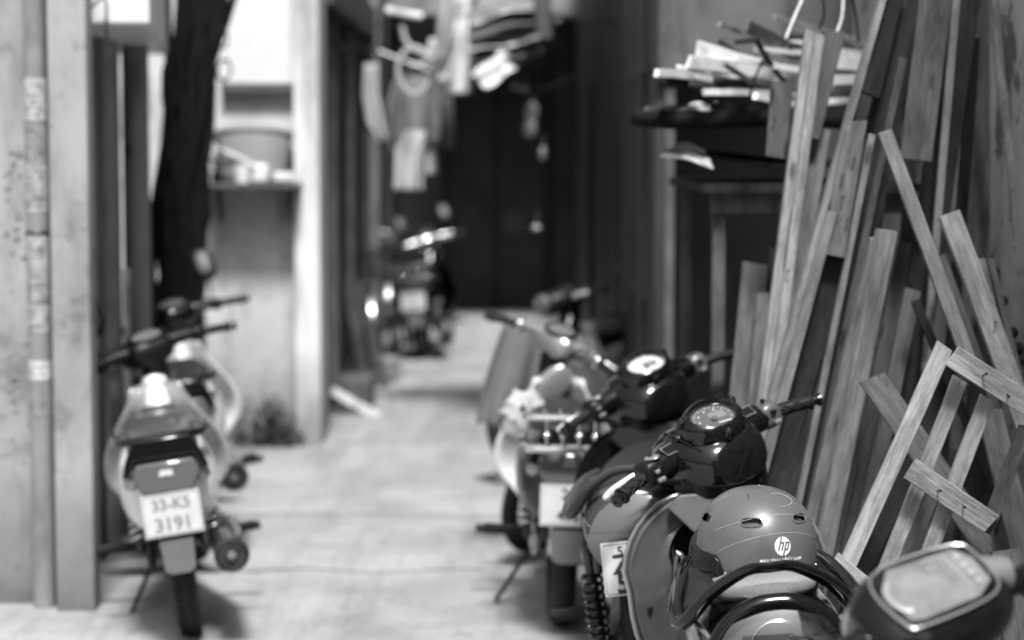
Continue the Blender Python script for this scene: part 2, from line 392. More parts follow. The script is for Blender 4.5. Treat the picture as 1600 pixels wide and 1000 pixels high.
def sport_head(root, H, dial_white=False, fine=True):
    # central cowl and arms
    b = MB(H)
    b.loftx([(-.125, -.055, .05, .035), (-.11, -.045, .088, .058), (-.05, -.03, .125, .082), (.02, -.015, .138, .09), (.09, -.02, .13, .085), (.16, -.045, .105, .065), (.21, -.075, .055, .03)], 28, 2.5)
    for sg in (1, -1):
        b.tube([(.03, sg * .04, -.01), (.03, sg * .10, .0), (.018, sg * .15, .0), (.004, sg * .205, -.002)], [.078, .066, .052, .040], 16, sq=.78)
    b.build('handlebar_cover', M_black_gloss, root)
    n = MB(H)     # neck cover falling to the leg shield
    rg = []
    for z, x, hx, hy in ((-.02, -.005, .10, .125), (-.09, .0, .095, .124), (-.18, .02, .09, .118), (-.28, .03, .085, .112), (-.36, .04, .08, .10)):
        rg.append([(x + hx * math.copysign(abs(math.cos(a)) ** .75, math.cos(a)), hy * math.copysign(abs(math.sin(a)) ** .75, math.sin(a)), z) for a in [2 * math.pi * i / 28 for i in range(28)]])
    n.rings(rg); n.build('neck_cover', M_black, root)
    # dial binnacle
    nrm = Vector((-.50, 0, .80)); DF = H @ face((-.045, 0, .058), nrm)
    b = MB(DF); b.lathe([(.085, -.03), (.083, .0), (.074, .022), (.066, .031), (.060, .033), (.057, .030), (.055, .020), (.055, .012), (.001, .012)], 40, Matrix.Diagonal((1.12, .92, 1, 1)))
    for a in (20, 155, 265):
        F2 = T((.080 * math.cos(R(a)) * 1.1, .075 * math.sin(R(a)) * .95, .012)); b.lathe([(.001, .012), (.006, .012), (.007, .014), (.011, .013), (.013, .006), (.013, -.01), (.001, -.01)], 16, F2)
    cl = b.build('dial_housing', M_black_gloss, root)
    d = MB(DF); d.lathe([(.001, .0125), (.054, .0125), (.054, .0135), (.001, .0135)], 36, Matrix.Diagonal((1.12, .92, 1, 1))); dl = d.build('dial_face', M_dial_white if dial_white else M_dial, cl)
    k = MB(DF)
    for i in range(19):
        a = R(215 - i * 13.5); rr = .047; L = .008 if i % 2 == 0 else .004
        if not dial_white or i % 2 == 0: k.box((0, 0, 0), (L, .0014, .0006), T((rr * math.cos(a) * 1.1, rr * math.sin(a) * .92, .0142)) @ Rz(math.degrees(a)))
        if i % 3 == 0 and i < 14: k.box((0, 0, 0), (.004, .005, .0006), T((.036 * math.cos(a) * 1.1, .036 * math.sin(a) * .92, .0142)) @ Rz(math.degrees(a)))
    k.build('dial_marks', M_ink if dial_white else M_needle, dl, smooth=0)
    k = MB(DF); k.box((.016, .006, .0148), (.048, .03, .0016), Rz(-8), b=.001); k.build('dial_screen', M_grey_lcd, dl, smooth=0)
    k = MB(DF); k.box((.022, -.028, .0175), (.036, .0035, .0018), Rz(-12)); k.build('dial_needle', M_needle, dl, smooth=0); k = MB(DF); k.lathe([(.001, 0), (.009, 0), (.009, .006), (.001, .006)], 16, T((0, -.006, .014))); k.build('needle_hub', M_dial, dl)
    g = MB(DF); g.grid(lambda u, v: (.056 * 1.1 * (u * 2 - 1) * math.sqrt(max(0, 1 - (2 * v - 1) ** 2 / 2)), .056 * .92 * (2 * v - 1) * math.sqrt(max(0, 1 - (2 * u - 1) ** 2 / 2)), .023), 14, 14); g.build('dial_cover', M_glass_thin, cl)
    if fine:
        # raised trim lines and grooves on the cowl
        t = MB(H); 
        t.tube([(-.085, .085, .012), (-.02, .10, .055), (.06, .085, .062), (.12, .06, .03)], .0028, 6)
        t.tube([(-.085, -.085, .012), (-.02, -.10, .055), (.06, -.085, .062), (.12, -.06, .03)], .0028, 6)
        t.tube([(-.112, .07, -.04), (-.122, 0, -.048), (-.112, -.07, -.04)], .003, 6)
        t.build('cowl_trim', M_black_gloss, root)
        # mirror mount recess (open square) on both arms, screws
        for sg in (1, -1):
            F = H @ face((-.012, sg * .128, .036), (-.55, sg * -.05, .8)) ; q = MB(F)
            q.tube([(-.02, -.016, 0), (.02, -.018, 0), (.021, .016, 0), (-.018, .015, 0)], .0022, 6, 1, closed=True); fr = q.build('mirror_mount', M_silver, root)
            q = MB(F); q.box((0, 0, -.003), (.038, .03, .005)); q.build('mount_hole', M_hole, fr)
        s = MB(H)
        for p, nn in (((-.02, -.098, .055), (-.4, -.3, .8)), ((-.02, .098, .055), (-.4, .3, .8)), ((-.09, .06, -.10), (-1, .3, 0)), ((-.09, -.05, -.12), (-1, -.2, 0))):
            s.lathe([(.001, .004), (.003, .004), (.004, .006), (.007, .005), (.008, -.004), (.001, -.004)], 14, face(p, nn))
        s.build('screw', M_dark_metal, root)
    # switch housings
    for sg in (1, -1):
        h = MB(H); h.loftx([(-.036, 0, .012, .012), (-.028, 0, .028, .030), (0, 0, .034, .038), (.03, -.002, .032, .034), (.042, -.004, .018, .02)], 20, 3, T((0, sg * .195, 0)))
        sw = h.build('switch_housing', M_silver_dk if sg < 0 else M_black, root)
        h = MB(H)
        if sg > 0:
            h.ell((-.012, .185, .037), (.026, .019, .006), nu=20); h.box((-.042, .20, .006), (.012, .014, .010), b=.002)
        h.box((-.040, sg * .195, -.018), (.014, .022, .010), b=.002)
        h.build('switch_plate', M_silver, sw)
        h = MB(H); h.box((-.012, sg * .188, .043), (.012, .010, .010), b=.002); h.box((-.040, sg * .192, .010), (.012, .016, .012), b=.002); h.build('switch_button', M_black, sw)
    grips_levers(root, H, sport=fine)

M_grey_lcd = mat('lcd_grey', .24, .2, 0, .5)
M_silver_dk = mat('dark_silver_paint', .15, .35, .5, .4, noise=.08, nscale=12)
M_hole = mat('dark_hole', .003, .9)

def head_matrix(x, z, steer, rake=25):
    return T((x, 0, z)) @ Ry(-rake) @ Rz(steer) @ Ry(rake)

def bike_matrix(X, Y, heading, lean):
    """heading: degrees clockwise from +Y (to the right); lean: degrees to the bike's left"""
    return T((X, Y, 0)) @ Rz(90 - heading) @ Rx(-lean)

def scooter(label, X, Y, heading, lean, steer, group=None, dial_white=False, fine=True, cowl=None, plate_lines=None, xh=1.0, zh=.90):
    root = thing('parked_scooter', label, 'scooter', bike_matrix(X, Y, heading, lean), group)
    H = head_matrix(xh, zh, steer); HS = H @ T((-xh, 0, -zh))
    # seat
    b = MB(); b.loftx([(-.13, .748, .06, .018), (-.105, .744, .105, .028), (0, .735, .118, .034), (.15, .728, .125, .036), (.28, .722, .128, .036), (.42, .728, .12, .035), (.58, .728, .10, .035), (.70, .735, .06, .03), (.73, .735, .02, .012)], 28, 2.8)
    st_ = b.build('seat', M_seat, root)
    if fine:
        b = MB(); b.loftx([(-.139, .752, .06, .014), (-.118, .752, .100, .026), (-.03, .745, .116, .032), (.02, .742, .10, .030)], 28, 2.8); b.build('seat_back_patch', M_seat_tex, st_)
    # body
    dz = 0 if fine else .03
    b = MB(T((0, 0, dz))); b.loftx([(-.265, .60, .03, .03), (-.25, .60, .09, .07), (-.20, .62, .135, .105), (-.10, .625, .155, .118), (.1, .61, .165, .125), (.35, .58, .165, .14), (.55, .54, .15, .17), (.68, .48, .13, .16), (.78, .40, .10, .10)], 36, 2.3)
    b.build('body_shell', cowl or M_black_gloss, root)
    for sg in (1, -1): b = MB(); b.tube([(-.215, sg * .125, .672), (-.13, sg * .148, .69), (-.02, sg * .160, .69)], [.003, .007, .002], 8, sq=.6); b.build('side_stripe', M_silver, root)
    # tail lamp: hood, silver bowl, clear lens
    b = MB()
    hood = [(-.22, s_ * .118 * 1.0, .655) for s_ in (1,)]
    arch = [(-.225, .148, .585), (-.235, .135, .655), (-.24, .095, .715), (-.245, .045, .744), (-.245, 0, .75), (-.245, -.045, .744), (-.24, -.095, .715), (-.235, -.135, .655), (-.225, -.148, .585)]
    if not fine: arch = [(x + .03, y * .8, z - .04) for x, y, z in arch]
    b.tube(arch, [.012, .018, .02, .02, .02, .02, .02, .018, .012], 12, sq=.9); b.build('tail_hood', M_black_gloss, root)
    def lens(off, s_=1.0):
        def f(u, v):
            a = (u - .5) * 2; z = .575 + v * .182 * s_; hw = .140 * max(0, 1 - v ** 2.6) ** .6 * (.75 + .25 * min(1, v * 3)) * s_
            y = a * hw
            return (-.262 - off + 1.1 * y * y + (v ** 2) * .030 - .02 * math.sin(math.pi * v), y, z)
        return f
    b = MB(); b.grid(lens(.012), 20, 14); tl = b.build('tail_lamp', M_clear_rip if fine else M_lamp_dark, root)
    b = MB(); b.grid(lens(-.028), 20, 14); b.build('lamp_reflector', M_bowl, tl)
    b = MB(); Fq = face((-.262, 0, .655), (-1, 0, .25))
    b.torus(.058, .0035, 36, 8, Fq); b.lathe([(.058, .0), (.045, -.02), (.02, -.032), (.001, -.032)], 30, Fq)
    for sg in (1, -1): b.torus(.026, .004, 24, 8, face((-.255, sg * .088, .628), (-1, sg * .3, .25)))
    b.build('lamp_bowl', M_chrome, tl)
    b = MB()
    for y, rr in ((0, .014), (.088, .008), (-.088, .008)): b.ell((-.268, y, .640 if y == 0 else .626), (rr * 1.3, rr, rr))
    b.build('bulb', M_clear, tl)
    for i in range(2): pass
    # grab rail
    b = MB()
    b.tube([(.30, .13, .745), (.12, .160, .748), (-.06, .185, .716), (-.13, .178, .700), (-.185, .125, .765), (-.215, .05, .812), (-.218, 0, .815), (-.215, -.05, .812), (-.185, -.125, .765), (-.13, -.178, .700), (-.06, -.185, .716), (.12, -.160, .748), (.30, -.13, .745)],
           [.012, .015, .019, .021, .019, .016, .015, .016, .019, .021, .019, .015, .012], 12, k=3, sq=.7)
    gr_ = b.build('grab_rail', M_black_gloss if fine else cowl, root)
    for sg in (1, -1):
        b = MB(); q = [(.16, sg * .150, .745), (-.06, sg * .178, .716), (-.13, sg * .170, .700), (-.18, sg * .118, .755), (-.06, sg * .105, .768), (.12, sg * .11, .760)]; b.add(q, [(0, 1, 2, 3, 4, 5)]); b.build('rail_web', M_black if fine else cowl, gr_, thick=.006, smooth=0)
    # rear end below: mudguard, plate, shock, wheel
    b = MB(HS if False else None) if False else MB()
    b.grid(lambda u, v: (.0 + (.31 + .0 * v) * math.cos(R(95 + u * 95)) - .02, (v - .5) * .13, .30 + .33 * math.sin(R(95 + u * 95))), 16, 6)
    b.build('rear_mudguard', M_black, root, thick=.004)
    if plate_lines: plate(root, face((-.335, 0, .575), (-1, 0, .22)) @ Rz(0), plate_lines)
    for sg in (1, -1):
        sh = MB(); sh.tube([(-.02, sg * .15, .26), (-.09, sg * .15, .60)], .016, 10, 1); a = sh.build('rear_shock', M_dark_metal, root)
        sp = MB(); spring(sp, (-.03, sg * .15, .31), (-.075, sg * .15, .53), .027, .0055, 9); sp.build('shock_spring', M_black_gloss, a)
    wheel(root, (0, 0, .28), .28, .10, spokes=False, fine=fine)
    # engine, swing arm, exhaust, pegs
    b = MB(); b.loftx([(-.05, .27, .03, .05), (.02, .28, .045, .09), (.25, .30, .05, .10), (.5, .30, .06, .10), (.58, .32, .04, .06)], 20, 2.6, T((0, .09, 0))); b.build('engine_case', M_dark_metal, root)
    b = MB(); b.tube([(.45, -.08, .22), (.25, -.14, .22), (.08, -.17, .27), (-.25, -.17, .36)], [.018, .02, .048, .055], 16); b.build('exhaust', M_black, root)
    for sg in (1, -1): b = MB(); b.tube([(.28, sg * .12, .34), (.26, sg * .24, .345)], [.012, .014], 10, 1); b.tube([(.26, sg * .18, .345), (.26, sg * .31, .347)], .018, 10, 1); b.build('footpeg', M_rubber, root)
    # floor / tunnel
    b = MB(); b.loftx([(.58, .42, .12, .14), (.7, .38, .13, .14), (.82, .36, .14, .12), (.95, .40, .13, .13)], 24, 3); b.build('floor_tunnel', M_black, root)
    # leg shield: outer shell lofted forward, inner panel with recess
    def outline(s_, x, zc=.555, n=36):
        ring = []
        for i in range(n):
            a = 2 * math.pi * i / n; c, si = math.cos(a), math.sin(a)
            hw = .262 if si > 0 else .25
            y = hw * math.copysign(abs(c) ** .62, c) * (1 - .12 * max(0, si) ** 2); z = (.235 if si > 0 else .30) * math.copysign(abs(si) ** .85, si)
            ring.append((x - .9 * (y * s_) ** 2 + .08 * max(0, -si), y * s_, zc + z * s_))
        return ring
    rim = M_silver if fine else M_black
    b = MB(); b.rings([outline(.985, .975), outline(1.0, .985), outline(1.0, 1.0), outline(.93, 1.05), outline(.78, 1.12), outline(.55, 1.18), outline(.2, 1.215), outline(.01, 1.22)], cap=False); b.build('front_fairing', M_black_gloss if fine else (cowl or M_black_gloss), root)
    b = MB(); b.tube([Vector(p) + Vector((-.006, 0, 0)) for p in outline(.995, .975)], .006, 8, 1, closed=True); b.build('shield_rim', rim, root)
    b = MB(); b.rings([outline(.975, .972), outline(.93, .948), outline(.90, .955), outline(.78, .948), outline(.70, .958), outline(.54, .950, .60), outline(.525, .962, .60)], cap=False); lp = b.build('leg_shield', M_grey_metallic if fine else M_black, root, smooth=60)
    b = MB(); b.rings([outline(.525, .962, .60), outline(.515, .99, .60), outline(.48, 1.02, .60), outline(.25, 1.03, .60), outline(.01, 1.03, .60)], cap=False); rc = b.build('glove_recess', M_hole2, root)
    b = MB(); b.tube([(.95, .13, .55), (.90, .115, .645), (.91, .09, .60), (.93, .02, .54)], .005, 8, 3); b.lathe([(.001, 0), (.018, 0), (.02, .006), (.014, .012), (.001, .012)], 18, face((.905, .02, .67), (-1, 0, .2))); b.build('hook', M_silver, rc)
    # V-shaped ridge panel under the bar
    b = MB(); b.prism([(-.13, .02), (-.10, .05), (.10, .05), (.13, .02), (.07, -.05), (-.07, -.05)], 0, .03, face((.925, 0, .735), (-1, 0, .25))); b.build('key_panel', M_grey_metallic if fine else M_black, root, bevel=.006)
    b = MB()
    for y, z in ((.165, .715), (-.165, .715), (.205, .63), (-.205, .63), (.20, .50), (-.20, .50), (.07, .75), (-.07, .75)):
        b = MB(); b.lathe([(.001, .002), (.0035, .002), (.004, .005), (.0085, .004), (.009, -.01), (.001, -.01)], 14, face((.945 - .9 * y * y + .02, y, z), (-1, 0, .1))); b.build('shield_screw', M_black, root)
    # front fork, fender, wheel (steered)
    b = MB(HS)
    for sg in (1, -1): b.tube([(1.08, sg * .065, .66), (1.24, sg * .075, .27)], [.017, .02], 12, 1)
    b.build('front_fork', M_dark_metal, root)
    b = MB(HS); b.grid(lambda u, v: (1.26 + .30 * math.cos(R(20 + u * 130)), (v - .5) * .14, .265 + .31 * math.sin(R(20 + u * 130)) - .05 * (2 * v - 1) ** 2), 18, 8); b.build('front_fender', M_black_gloss, root, thick=.004)
    wheel(root, (1.26, 0, .27), .27, .08, HS, fine=False, spokes=False)
    sport_head(root, H, dial_white, fine)
    b = MB(); b.tube([(.45, .1, .2), (.42, .22, .03)], .009, 8, 1); b.tube([(.42, .22, .03), (.39, .24, .01)], .014, 8, 1); b.build('side_stand', M_dark_metal, root)
    return root, H

def seat_tex():
    def f(n, l, vec, out, tc):
        v = n.new('ShaderNodeTexVoronoi'); v.inputs['Scale'].default_value = 330; l.new(tc.outputs['Object'], v.inputs[0])
        r = n.new('ShaderNodeMapRange'); r.inputs[1].default_value = .1; r.inputs[2].default_value = .6; r.inputs[3].default_value = .75; r.inputs[4].default_value = 1.1
        l.new(v.outputs['Distance'], r.inputs[0]); m = n.new('ShaderNodeMath'); m.operation = 'MULTIPLY'; l.new(out, m.inputs[0]); l.new(r.outputs[0], m.inputs[1]); return m.outputs[0]
    return mat('grey_mesh_vinyl', .20, .6, 0, 0, noise=.1, nscale=8, extra=f)
M_seat_tex = seat_tex()
M_bowl = mat('lamp_silver', .22, .3, .8, 0, noise=.3, nscale=30)
M_clear_rip = glassy('ribbed_clear_lens', .85, .35, .05)
M_hole2 = mat('recess_black', .006, .4)

# ---- underbone motorbikes (step-through with chrome rack)
def sm01(t): t = max(0, min(1, t)); return t * t * (3 - 2 * t)
def underbone(label, X, Y, heading, lean, steer, body=M_white, rear=M_grey_plastic, shield=M_white, seat=M_seat, headm=M_black, rack='plastic', muff=M_chrome_worn, plate_lines=None,
              mirrors=('L', 'R'), group=None, dial='black', fine=False, muf_side=-1, mirror_down=False, shw=.235, lever=None, name='parked_motorbike', basket=False):
    root = thing(name, label, 'motorbike', bike_matrix(X, Y, heading, lean), group)
    xh, zh = .93, .90; H = head_matrix(xh, zh, steer); HS = H @ T((-xh, 0, -zh))
    wheel(root, (0, 0, .28), .28, .095, fine=fine); wheel(root, (1.22, 0, .28), .28, .07, HS, fine=fine)
    b = MB(HS)
    for sg in (1, -1): b.tube([(.97, sg * .07, .80), (1.10, sg * .075, .52), (1.22, sg * .075, .28)], [.016, .018, .02], 10)
    b.build('front_fork', muff, root)
    b = MB(HS); b.grid(lambda u, v: (1.22 + .31 * math.cos(R(15 + u * 140)), (v - .5) * .12, .28 + .31 * math.sin(R(15 + u * 140)) - .03 * (2 * v - 1) ** 2), 16, 6); b.build('front_fender', body, root, thick=.004)
    # leg shield, one curved sheet with its lower wings
    def ls(u, v):
        z = .27 + .51 * v; a = 2 * u - 1; w_ = shw * (.50 + .50 * sm01(v / .35)) * (1 - .62 * sm01((v - .42) / .62))
        return (.99 - .16 * (v - .2) - .12 * a * a - .05 * (1 - v), a * w_, z)
    b = MB(); b.grid(ls, 18, 14); b.build('leg_shield', shield, root, thick=.008)
    # frame tunnel + engine
    b = MB(); b.tube([(.92, 0, .78), (.80, 0, .58), (.62, 0, .46), (.40, 0, .44)], [.05, .055, .06, .07], 14, sq=1.2); b.build('frame_tunnel', body, root)
    b = MB(); b.loftx([(.35, .30, .05, .06), (.45, .30, .10, .10), (.6, .31, .10, .09), (.72, .34, .07, .06), (.84, .37, .05, .05)], 20, 3)
    for i in range(6): b.box((.70 + i * .02, 0, .36), (.006, .15, .13))
    b.build('engine', M_dark_metal, root)
    # rear body
    b = MB(); b.loftx([(-.27, .60, .04, .05), (-.235, .575, .105, .10), (-.16, .54, .150, .15), (0, .53, .168, .165), (.2, .52, .165, .17), (.36, .52, .13, .15), (.48, .53, .07, .11), (.52, .54, .03, .05)], 30, 2.6); b.build('side_cover', body, root)
    b = MB(); b.loftx([(-.30, .60, .03, .02), (-.28, .625, .085, .045), (-.22, .65, .112, .055), (-.1, .67, .12, .04)], 26, 2.6); b.build('tail_cowl', rear, root)
    b = MB(); b.loftx([(-.17, .69, .06, .02), (-.14, .69, .10, .035), (0, .70, .115, .045), (.18, .70, .12, .045), (.32, .695, .12, .04), (.48, .70, .09, .04), (.56, .69, .05, .03), (.58, .69, .02, .01)], 26, 2.7); b.build('seat', seat, root)
    # tail lamp: trapezoid
    Fq = face((-.30, 0, .60), (-1, 0, .12))
    b = MB(); b.prism([(-.095, .045), (.095, .045), (.112, -.005), (.08, -.062), (-.08, -.062), (-.112, -.005)], -.03, .03, Fq); tl = b.build('tail_lamp', M_lamp_dark, root, bevel=.01)
    b = MB(); b.prism([(-.020, .016), (.020, .016), (.024, -.004), (-.024, -.004)], .031, .034, Fq); b.build('lamp_window', M_plate if fine else M_silver, tl)
    b = MB(); b.prism([(-.125, .0), (-.095, .060), (.095, .060), (.125, .0), (.142, -.055), (.118, -.055), (.095, -.005), (-.095, -.005), (-.118, -.055), (-.142, -.055)], -.08, .028, T((0, 0, .062)) @ Fq); b.build('tail_spoiler', M_black_gloss, root, bevel=.006)
    # rear fender flap and plate
    b = MB(); b.grid(lambda u, v: (.0 + .33 * math.cos(R(100 + u * 70)), (v - .5) * .12, .28 + .33 * math.sin(R(100 + u * 70))), 14, 6); b.build('rear_fender', muff if rack == 'chrome' else M_black, root, thick=.004)
    b = MB(); b.prism([(-.055, .05), (.055, .05), (.05, -.05), (.03, -.065), (-.03, -.065), (-.05, -.05)], 0, .004, face((-.335, 0, .34), (-1, 0, -.08))); b.build('mud_flap', M_grey_plastic, root)
    if plate_lines is not None: plate(root, face((-.345, 0, .475), (-1, 0, .10)), plate_lines, ink=M_ink_faded if fine else None)
    # rail / rack
    b = MB()
    if rack == 'chrome':
        z = .765
        for zz, e in ((z, 0), (z - .10, .03)): b.tube([(.16, .15, zz - .03), (-.1, .155, zz), (-.30 - e, .15, zz), (-.335 - e, .11, zz), (-.335 - e, -.11, zz), (-.30 - e, -.15, zz), (-.1, -.155, zz), (.16, -.15, zz - .03)], .0135, 10, 4)
        for y in (-.08, -.027, .027, .08): b.ell((-.365, y, z - .055), (.013, .015, .013)); b.tube([(-.34, y, z), (-.37, y, z - .10)], .006, 8, 1); b.tube([(-.34, y, z), (-.12, y, z)], .006, 8, 1)
        b.build('rear_rack', M_chrome, root)
    else:
        b.tube([(.15, .14, .70), (-.10, .155, .715), (-.24, .13, .715), (-.29, .07, .722), (-.295, 0, .725), (-.29, -.07, .722), (-.24, -.13, .715), (-.10, -.155, .715), (.15, -.14, .70)], .014, 10, 4); b.build('grab_rail', M_black_gloss, root)
    for sg in (1, -1):
        b = MB(); b.lathe([(.001, 0), (.02, 0), (.026, .012), (.02, .03), (.001, .034)], 16, face((-.27, sg * .115, .585), (-1, sg * .35, 0))); b.build('turn_signal', M_silver, root)
        sh = MB(); sh.tube([(.0, sg * .125, .30), (.08, sg * .125, .58)], .014, 10, 1); a = sh.build('rear_shock', M_dark_metal, root)
        sp = MB(); spring(sp, (.012, sg * .125, .34), (.07, sg * .125, .54), .026, .0055, 8); sp.build('shock_spring', muff, a)
        b = MB(); b.tube([(.02, sg * .09, .28), (.42, sg * .09, .30)], .016, 8, 1); b.build('swing_arm', M_dark_metal, root)
        b = MB(); b.tube([(.18, sg * .12, .30), (.15, sg * .27, .31)], [.012, .014], 10, 1); b.build('footpeg', M_rubber, root); b = MB(); b.tube([(.45, sg * .1, .24), (.45, sg * .30, .25)], .016, 10, 1); b.build('footpeg', M_rubber, root)
    # exhaust
    b = MB(); s_ = muf_side; b.tube([(.75, s_ * .06, .24), (.5, s_ * .12, .20), (.3, s_ * .155, .23), (.1, s_ * .165, .27), (-.30, s_ * .17, .30)], [.016, .018, .042, .054, .056], 18); ex = b.build('exhaust', muff, root)
    b = MB(face((-.302, s_ * .17, .301), (-1, 0, .05))); b.lathe([(.056, -.01), (.059, .0), (.056, .008), (.048, .010), (.045, .004), (.022, .002), (.020, .014), (.015, .014), (.013, -.01), (.001, -.01)], 24); b.build('exhaust_tip', M_dark_metal, ex); b = MB(); b.tube([(.16, s_ * .19, .335), (-.08, s_ * .20, .345), (-.26, s_ * .20, .36)], [.010, .016, .012], 10, sq=.6); b.build('heat_shield', M_chrome_worn, ex)
    b = MB(); b.box((.2, -s_ * .095, .29), (.50, .03, .09), b=.02); b.build('chain_case', M_chrome_worn if rack == 'chrome' else M_black, root)
    b = MB(); b.tube([(.40, .08, .22), (.36, .20, .03), (.32, .22, .01)], .009, 8, 1); b.build('side_stand', M_dark_metal, root)
    # handlebar cowl
    b = MB(H); b.loftx([(-.06, -.01, .05, .03), (-.04, -.005, .085, .05), (.02, 0, .10, .062), (.09, -.01, .095, .062), (.14, -.02, .08, .055), (.165, -.025, .05, .035)], 24, 2.5)
    for sg in (1, -1): b.tube([(.02, sg * .05, 0), (.01, sg * .13, .01), (.0, sg * .21, .004)], [.045, .030, .022], 14, sq=.85)
    b.build('handlebar_cover', headm, root)
    b = MB(H); b.tube([(-.01, 0, -.02), (.02, 0, -.12), (.05, 0, -.2)], [.055, .05, .045], 14); b.build('steering_neck', M_black, root)
    b = MB(H); b.ell((.155, 0, -.015), (.03, .075, .052), nu=24, e=2.5); b.build('headlight', M_clear if fine else (M_lamp_dark if shield is M_grey_plastic else M_silver), root)
    DF = H @ face((-.01, 0, .052), (-.35, 0, .9)); b = MB(DF); b.lathe([(.001, .004), (.05, .004), (.055, .01), (.062, .0), (.062, -.03), (.001, -.03)], 28, Matrix.Diagonal((1.2, .85, 1, 1))); dd = b.build('dial', M_black_gloss, root)
    b = MB(DF); b.lathe([(.001, .005), (.048, .005), (.001, .0065)], 28, Matrix.Diagonal((1.2, .85, 1, 1))); b.build('dial_face', M_dial_white if dial == 'white' else M_dial, dd)
    for sg in (1, -1):
        b = MB(H); b.ell((0, sg * .20, 0), (.03, .026, .028), e=3); b.build('switch_housing', M_black if fine or rack != 'chrome' else M_chrome_worn, root)
    grips_levers(root, H, lever=lever or M_silver)
    for sd_ in mirrors:
        sg = 1 if sd_ == 'L' else -1
        if mirror_down and sg < 0: mirror(root, H, (-.0, sg * .17, .02), (-.08, sg * .14, .02), (-.09, sg * .10, -.13), (-1, -.9, .1), .085, .055, rot=60, dark=True)
        else: mirror(root, H, (0, sg * .18, .02), (.02, sg * .20, .08), (.0, sg * .19, .19), (-1, -sg * .1, .55), .056, .082)
    if basket:
        b = MB(HS)
        for z, sx in ((.62, .8), (.70, .87), (.78, .94), (.86, 1.0)): b.tube([(1.06, -.15 * sx, z), (1.06, .15 * sx, z), (1.30 * 1, .15 * sx, z), (1.30, -.15 * sx, z)], .003, 6, 1, closed=True)
        for i in range(11): y = -.15 + .03 * i; b.tube([(1.30, y * .8, .62), (1.30, y, .86)], .0018, 5, 1); b.tube([(1.06, y * .8, .62), (1.06, y, .86)], .0018, 5, 1)
        b.build('basket', M_black, root)
    return root, H
# ------------------------------------------------------------------ setting
def lines_y(ys, wid=.012):
    def f(n, l, vec, out, tc):
        sp = n.new('ShaderNodeSeparateXYZ'); l.new(tc.outputs['Object'], sp.inputs[0])
        t = n.new('ShaderNodeTexNoise'); t.inputs['Scale'].default_value = 2.2; t.inputs['Detail'].default_value = 6; l.new(tc.outputs['Object'], t.inputs[0])
        a = n.new('ShaderNodeMath'); a.operation = 'MULTIPLY_ADD'; a.inputs[1].default_value = .35; l.new(t.outputs[0], a.inputs[0]); l.new(sp.outputs[1], a.inputs[2])
        for y in ys:
            s = n.new('ShaderNodeMath'); s.operation = 'SUBTRACT'; s.inputs[1].default_value = y + .17; l.new(a.outputs[0], s.inputs[0])
            b = n.new('ShaderNodeMath'); b.operation = 'ABSOLUTE'; l.new(s.outputs[0], b.inputs[0])
            r = n.new('ShaderNodeMapRange'); r.inputs[1].default_value = 0; r.inputs[2].default_value = wid * 2; r.inputs[3].default_value = .25; r.inputs[4].default_value = 1
            l.new(b.outputs[0], r.inputs[0]); mm = n.new('ShaderNodeMath'); mm.operation = 'MULTIPLY'; l.new(out, mm.inputs[0]); l.new(r.outputs[0], mm.inputs[1]); out = mm.outputs[0]
        return out
    return f
M_ground = mat('worn_concrete', .30, .75, 0, 0, noise=.18, nscale=1.6, bump=.25, bscale=30, extra=seq(streaks(1.1, .36, .50, .84, 1.02), streaks(6, .30, .40, .72, 1.0), streaks(3.3, .33, .36, .72, 1.0), streaks(30, .34, .5, .78, 1.05), streaks(1.2, .40, .5, .8, 1.0, (3, .3, 1)), lines_y([9.6, 12.6, 6.7, 16, 8.3], .016)))
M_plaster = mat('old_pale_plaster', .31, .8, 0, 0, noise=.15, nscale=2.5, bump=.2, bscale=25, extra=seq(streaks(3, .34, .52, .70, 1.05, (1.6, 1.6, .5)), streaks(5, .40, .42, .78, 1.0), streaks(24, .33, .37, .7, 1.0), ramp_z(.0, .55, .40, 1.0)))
M_plaster_pale = mat('pale_low_wall_plaster', .62, .8, 0, 0, noise=.2, nscale=2.5, bump=.2, bscale=25, extra=seq(streaks(3, .36, .50, .55, 1.05, (2, 2, .3)), streaks(9, .34, .46, .7, 1.02), ramp_z(.1, .8, .35, 1.0)))
M_plaster_bright = mat('sunlit_tone_pillar', .68, .8, 0, 0, noise=.12, nscale=2.5, bump=.15, bscale=25, extra=seq(streaks(3, .36, .52, .6, 1.05, (2, 2, .35)), ramp_z(0, .6, .35, 1)))  # sunlit brightness of the pillar is put into its base colour
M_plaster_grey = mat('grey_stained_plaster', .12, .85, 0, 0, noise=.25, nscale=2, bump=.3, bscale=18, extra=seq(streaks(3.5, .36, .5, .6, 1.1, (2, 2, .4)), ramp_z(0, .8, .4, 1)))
M_plaster_right = mat('scraped_plaster', .40, .85, 0, 0, noise=.2, nscale=4, bump=.6, bscale=16, extra=seq(streaks(4, .44, .47, .45, 1.1), streaks(16, .3, .42, .6, 1.0)))
M_dark_wall = mat('shade_toned_wall', .11, .8, 0, 0, noise=.4, nscale=3, bump=.3, bscale=14)  # dark base carries the shade of the covered end and recesses
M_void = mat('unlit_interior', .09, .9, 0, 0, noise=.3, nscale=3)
M_pipe = mat('grey_plastic_pipe', .22, .5, 0, .1, noise=.15, nscale=6, extra=seq(streaks(6, .36, .5, .7, 1.05, (2, 2, .6))))
M_cable = mat('black_cable', .006, .7, 0, 0, noise=.4, nscale=12, spec=.2)
M_sheet_white = mat('white_painted_sheet', .72, .5, 0, 0, noise=.06, nscale=3, extra=streaks(2, .34, .5, .85, 1.02))
M_cloth_grey = mat('grey_cloth', .19, .9, 0, 0, noise=.15, nscale=12, bump=.2, bscale=100)
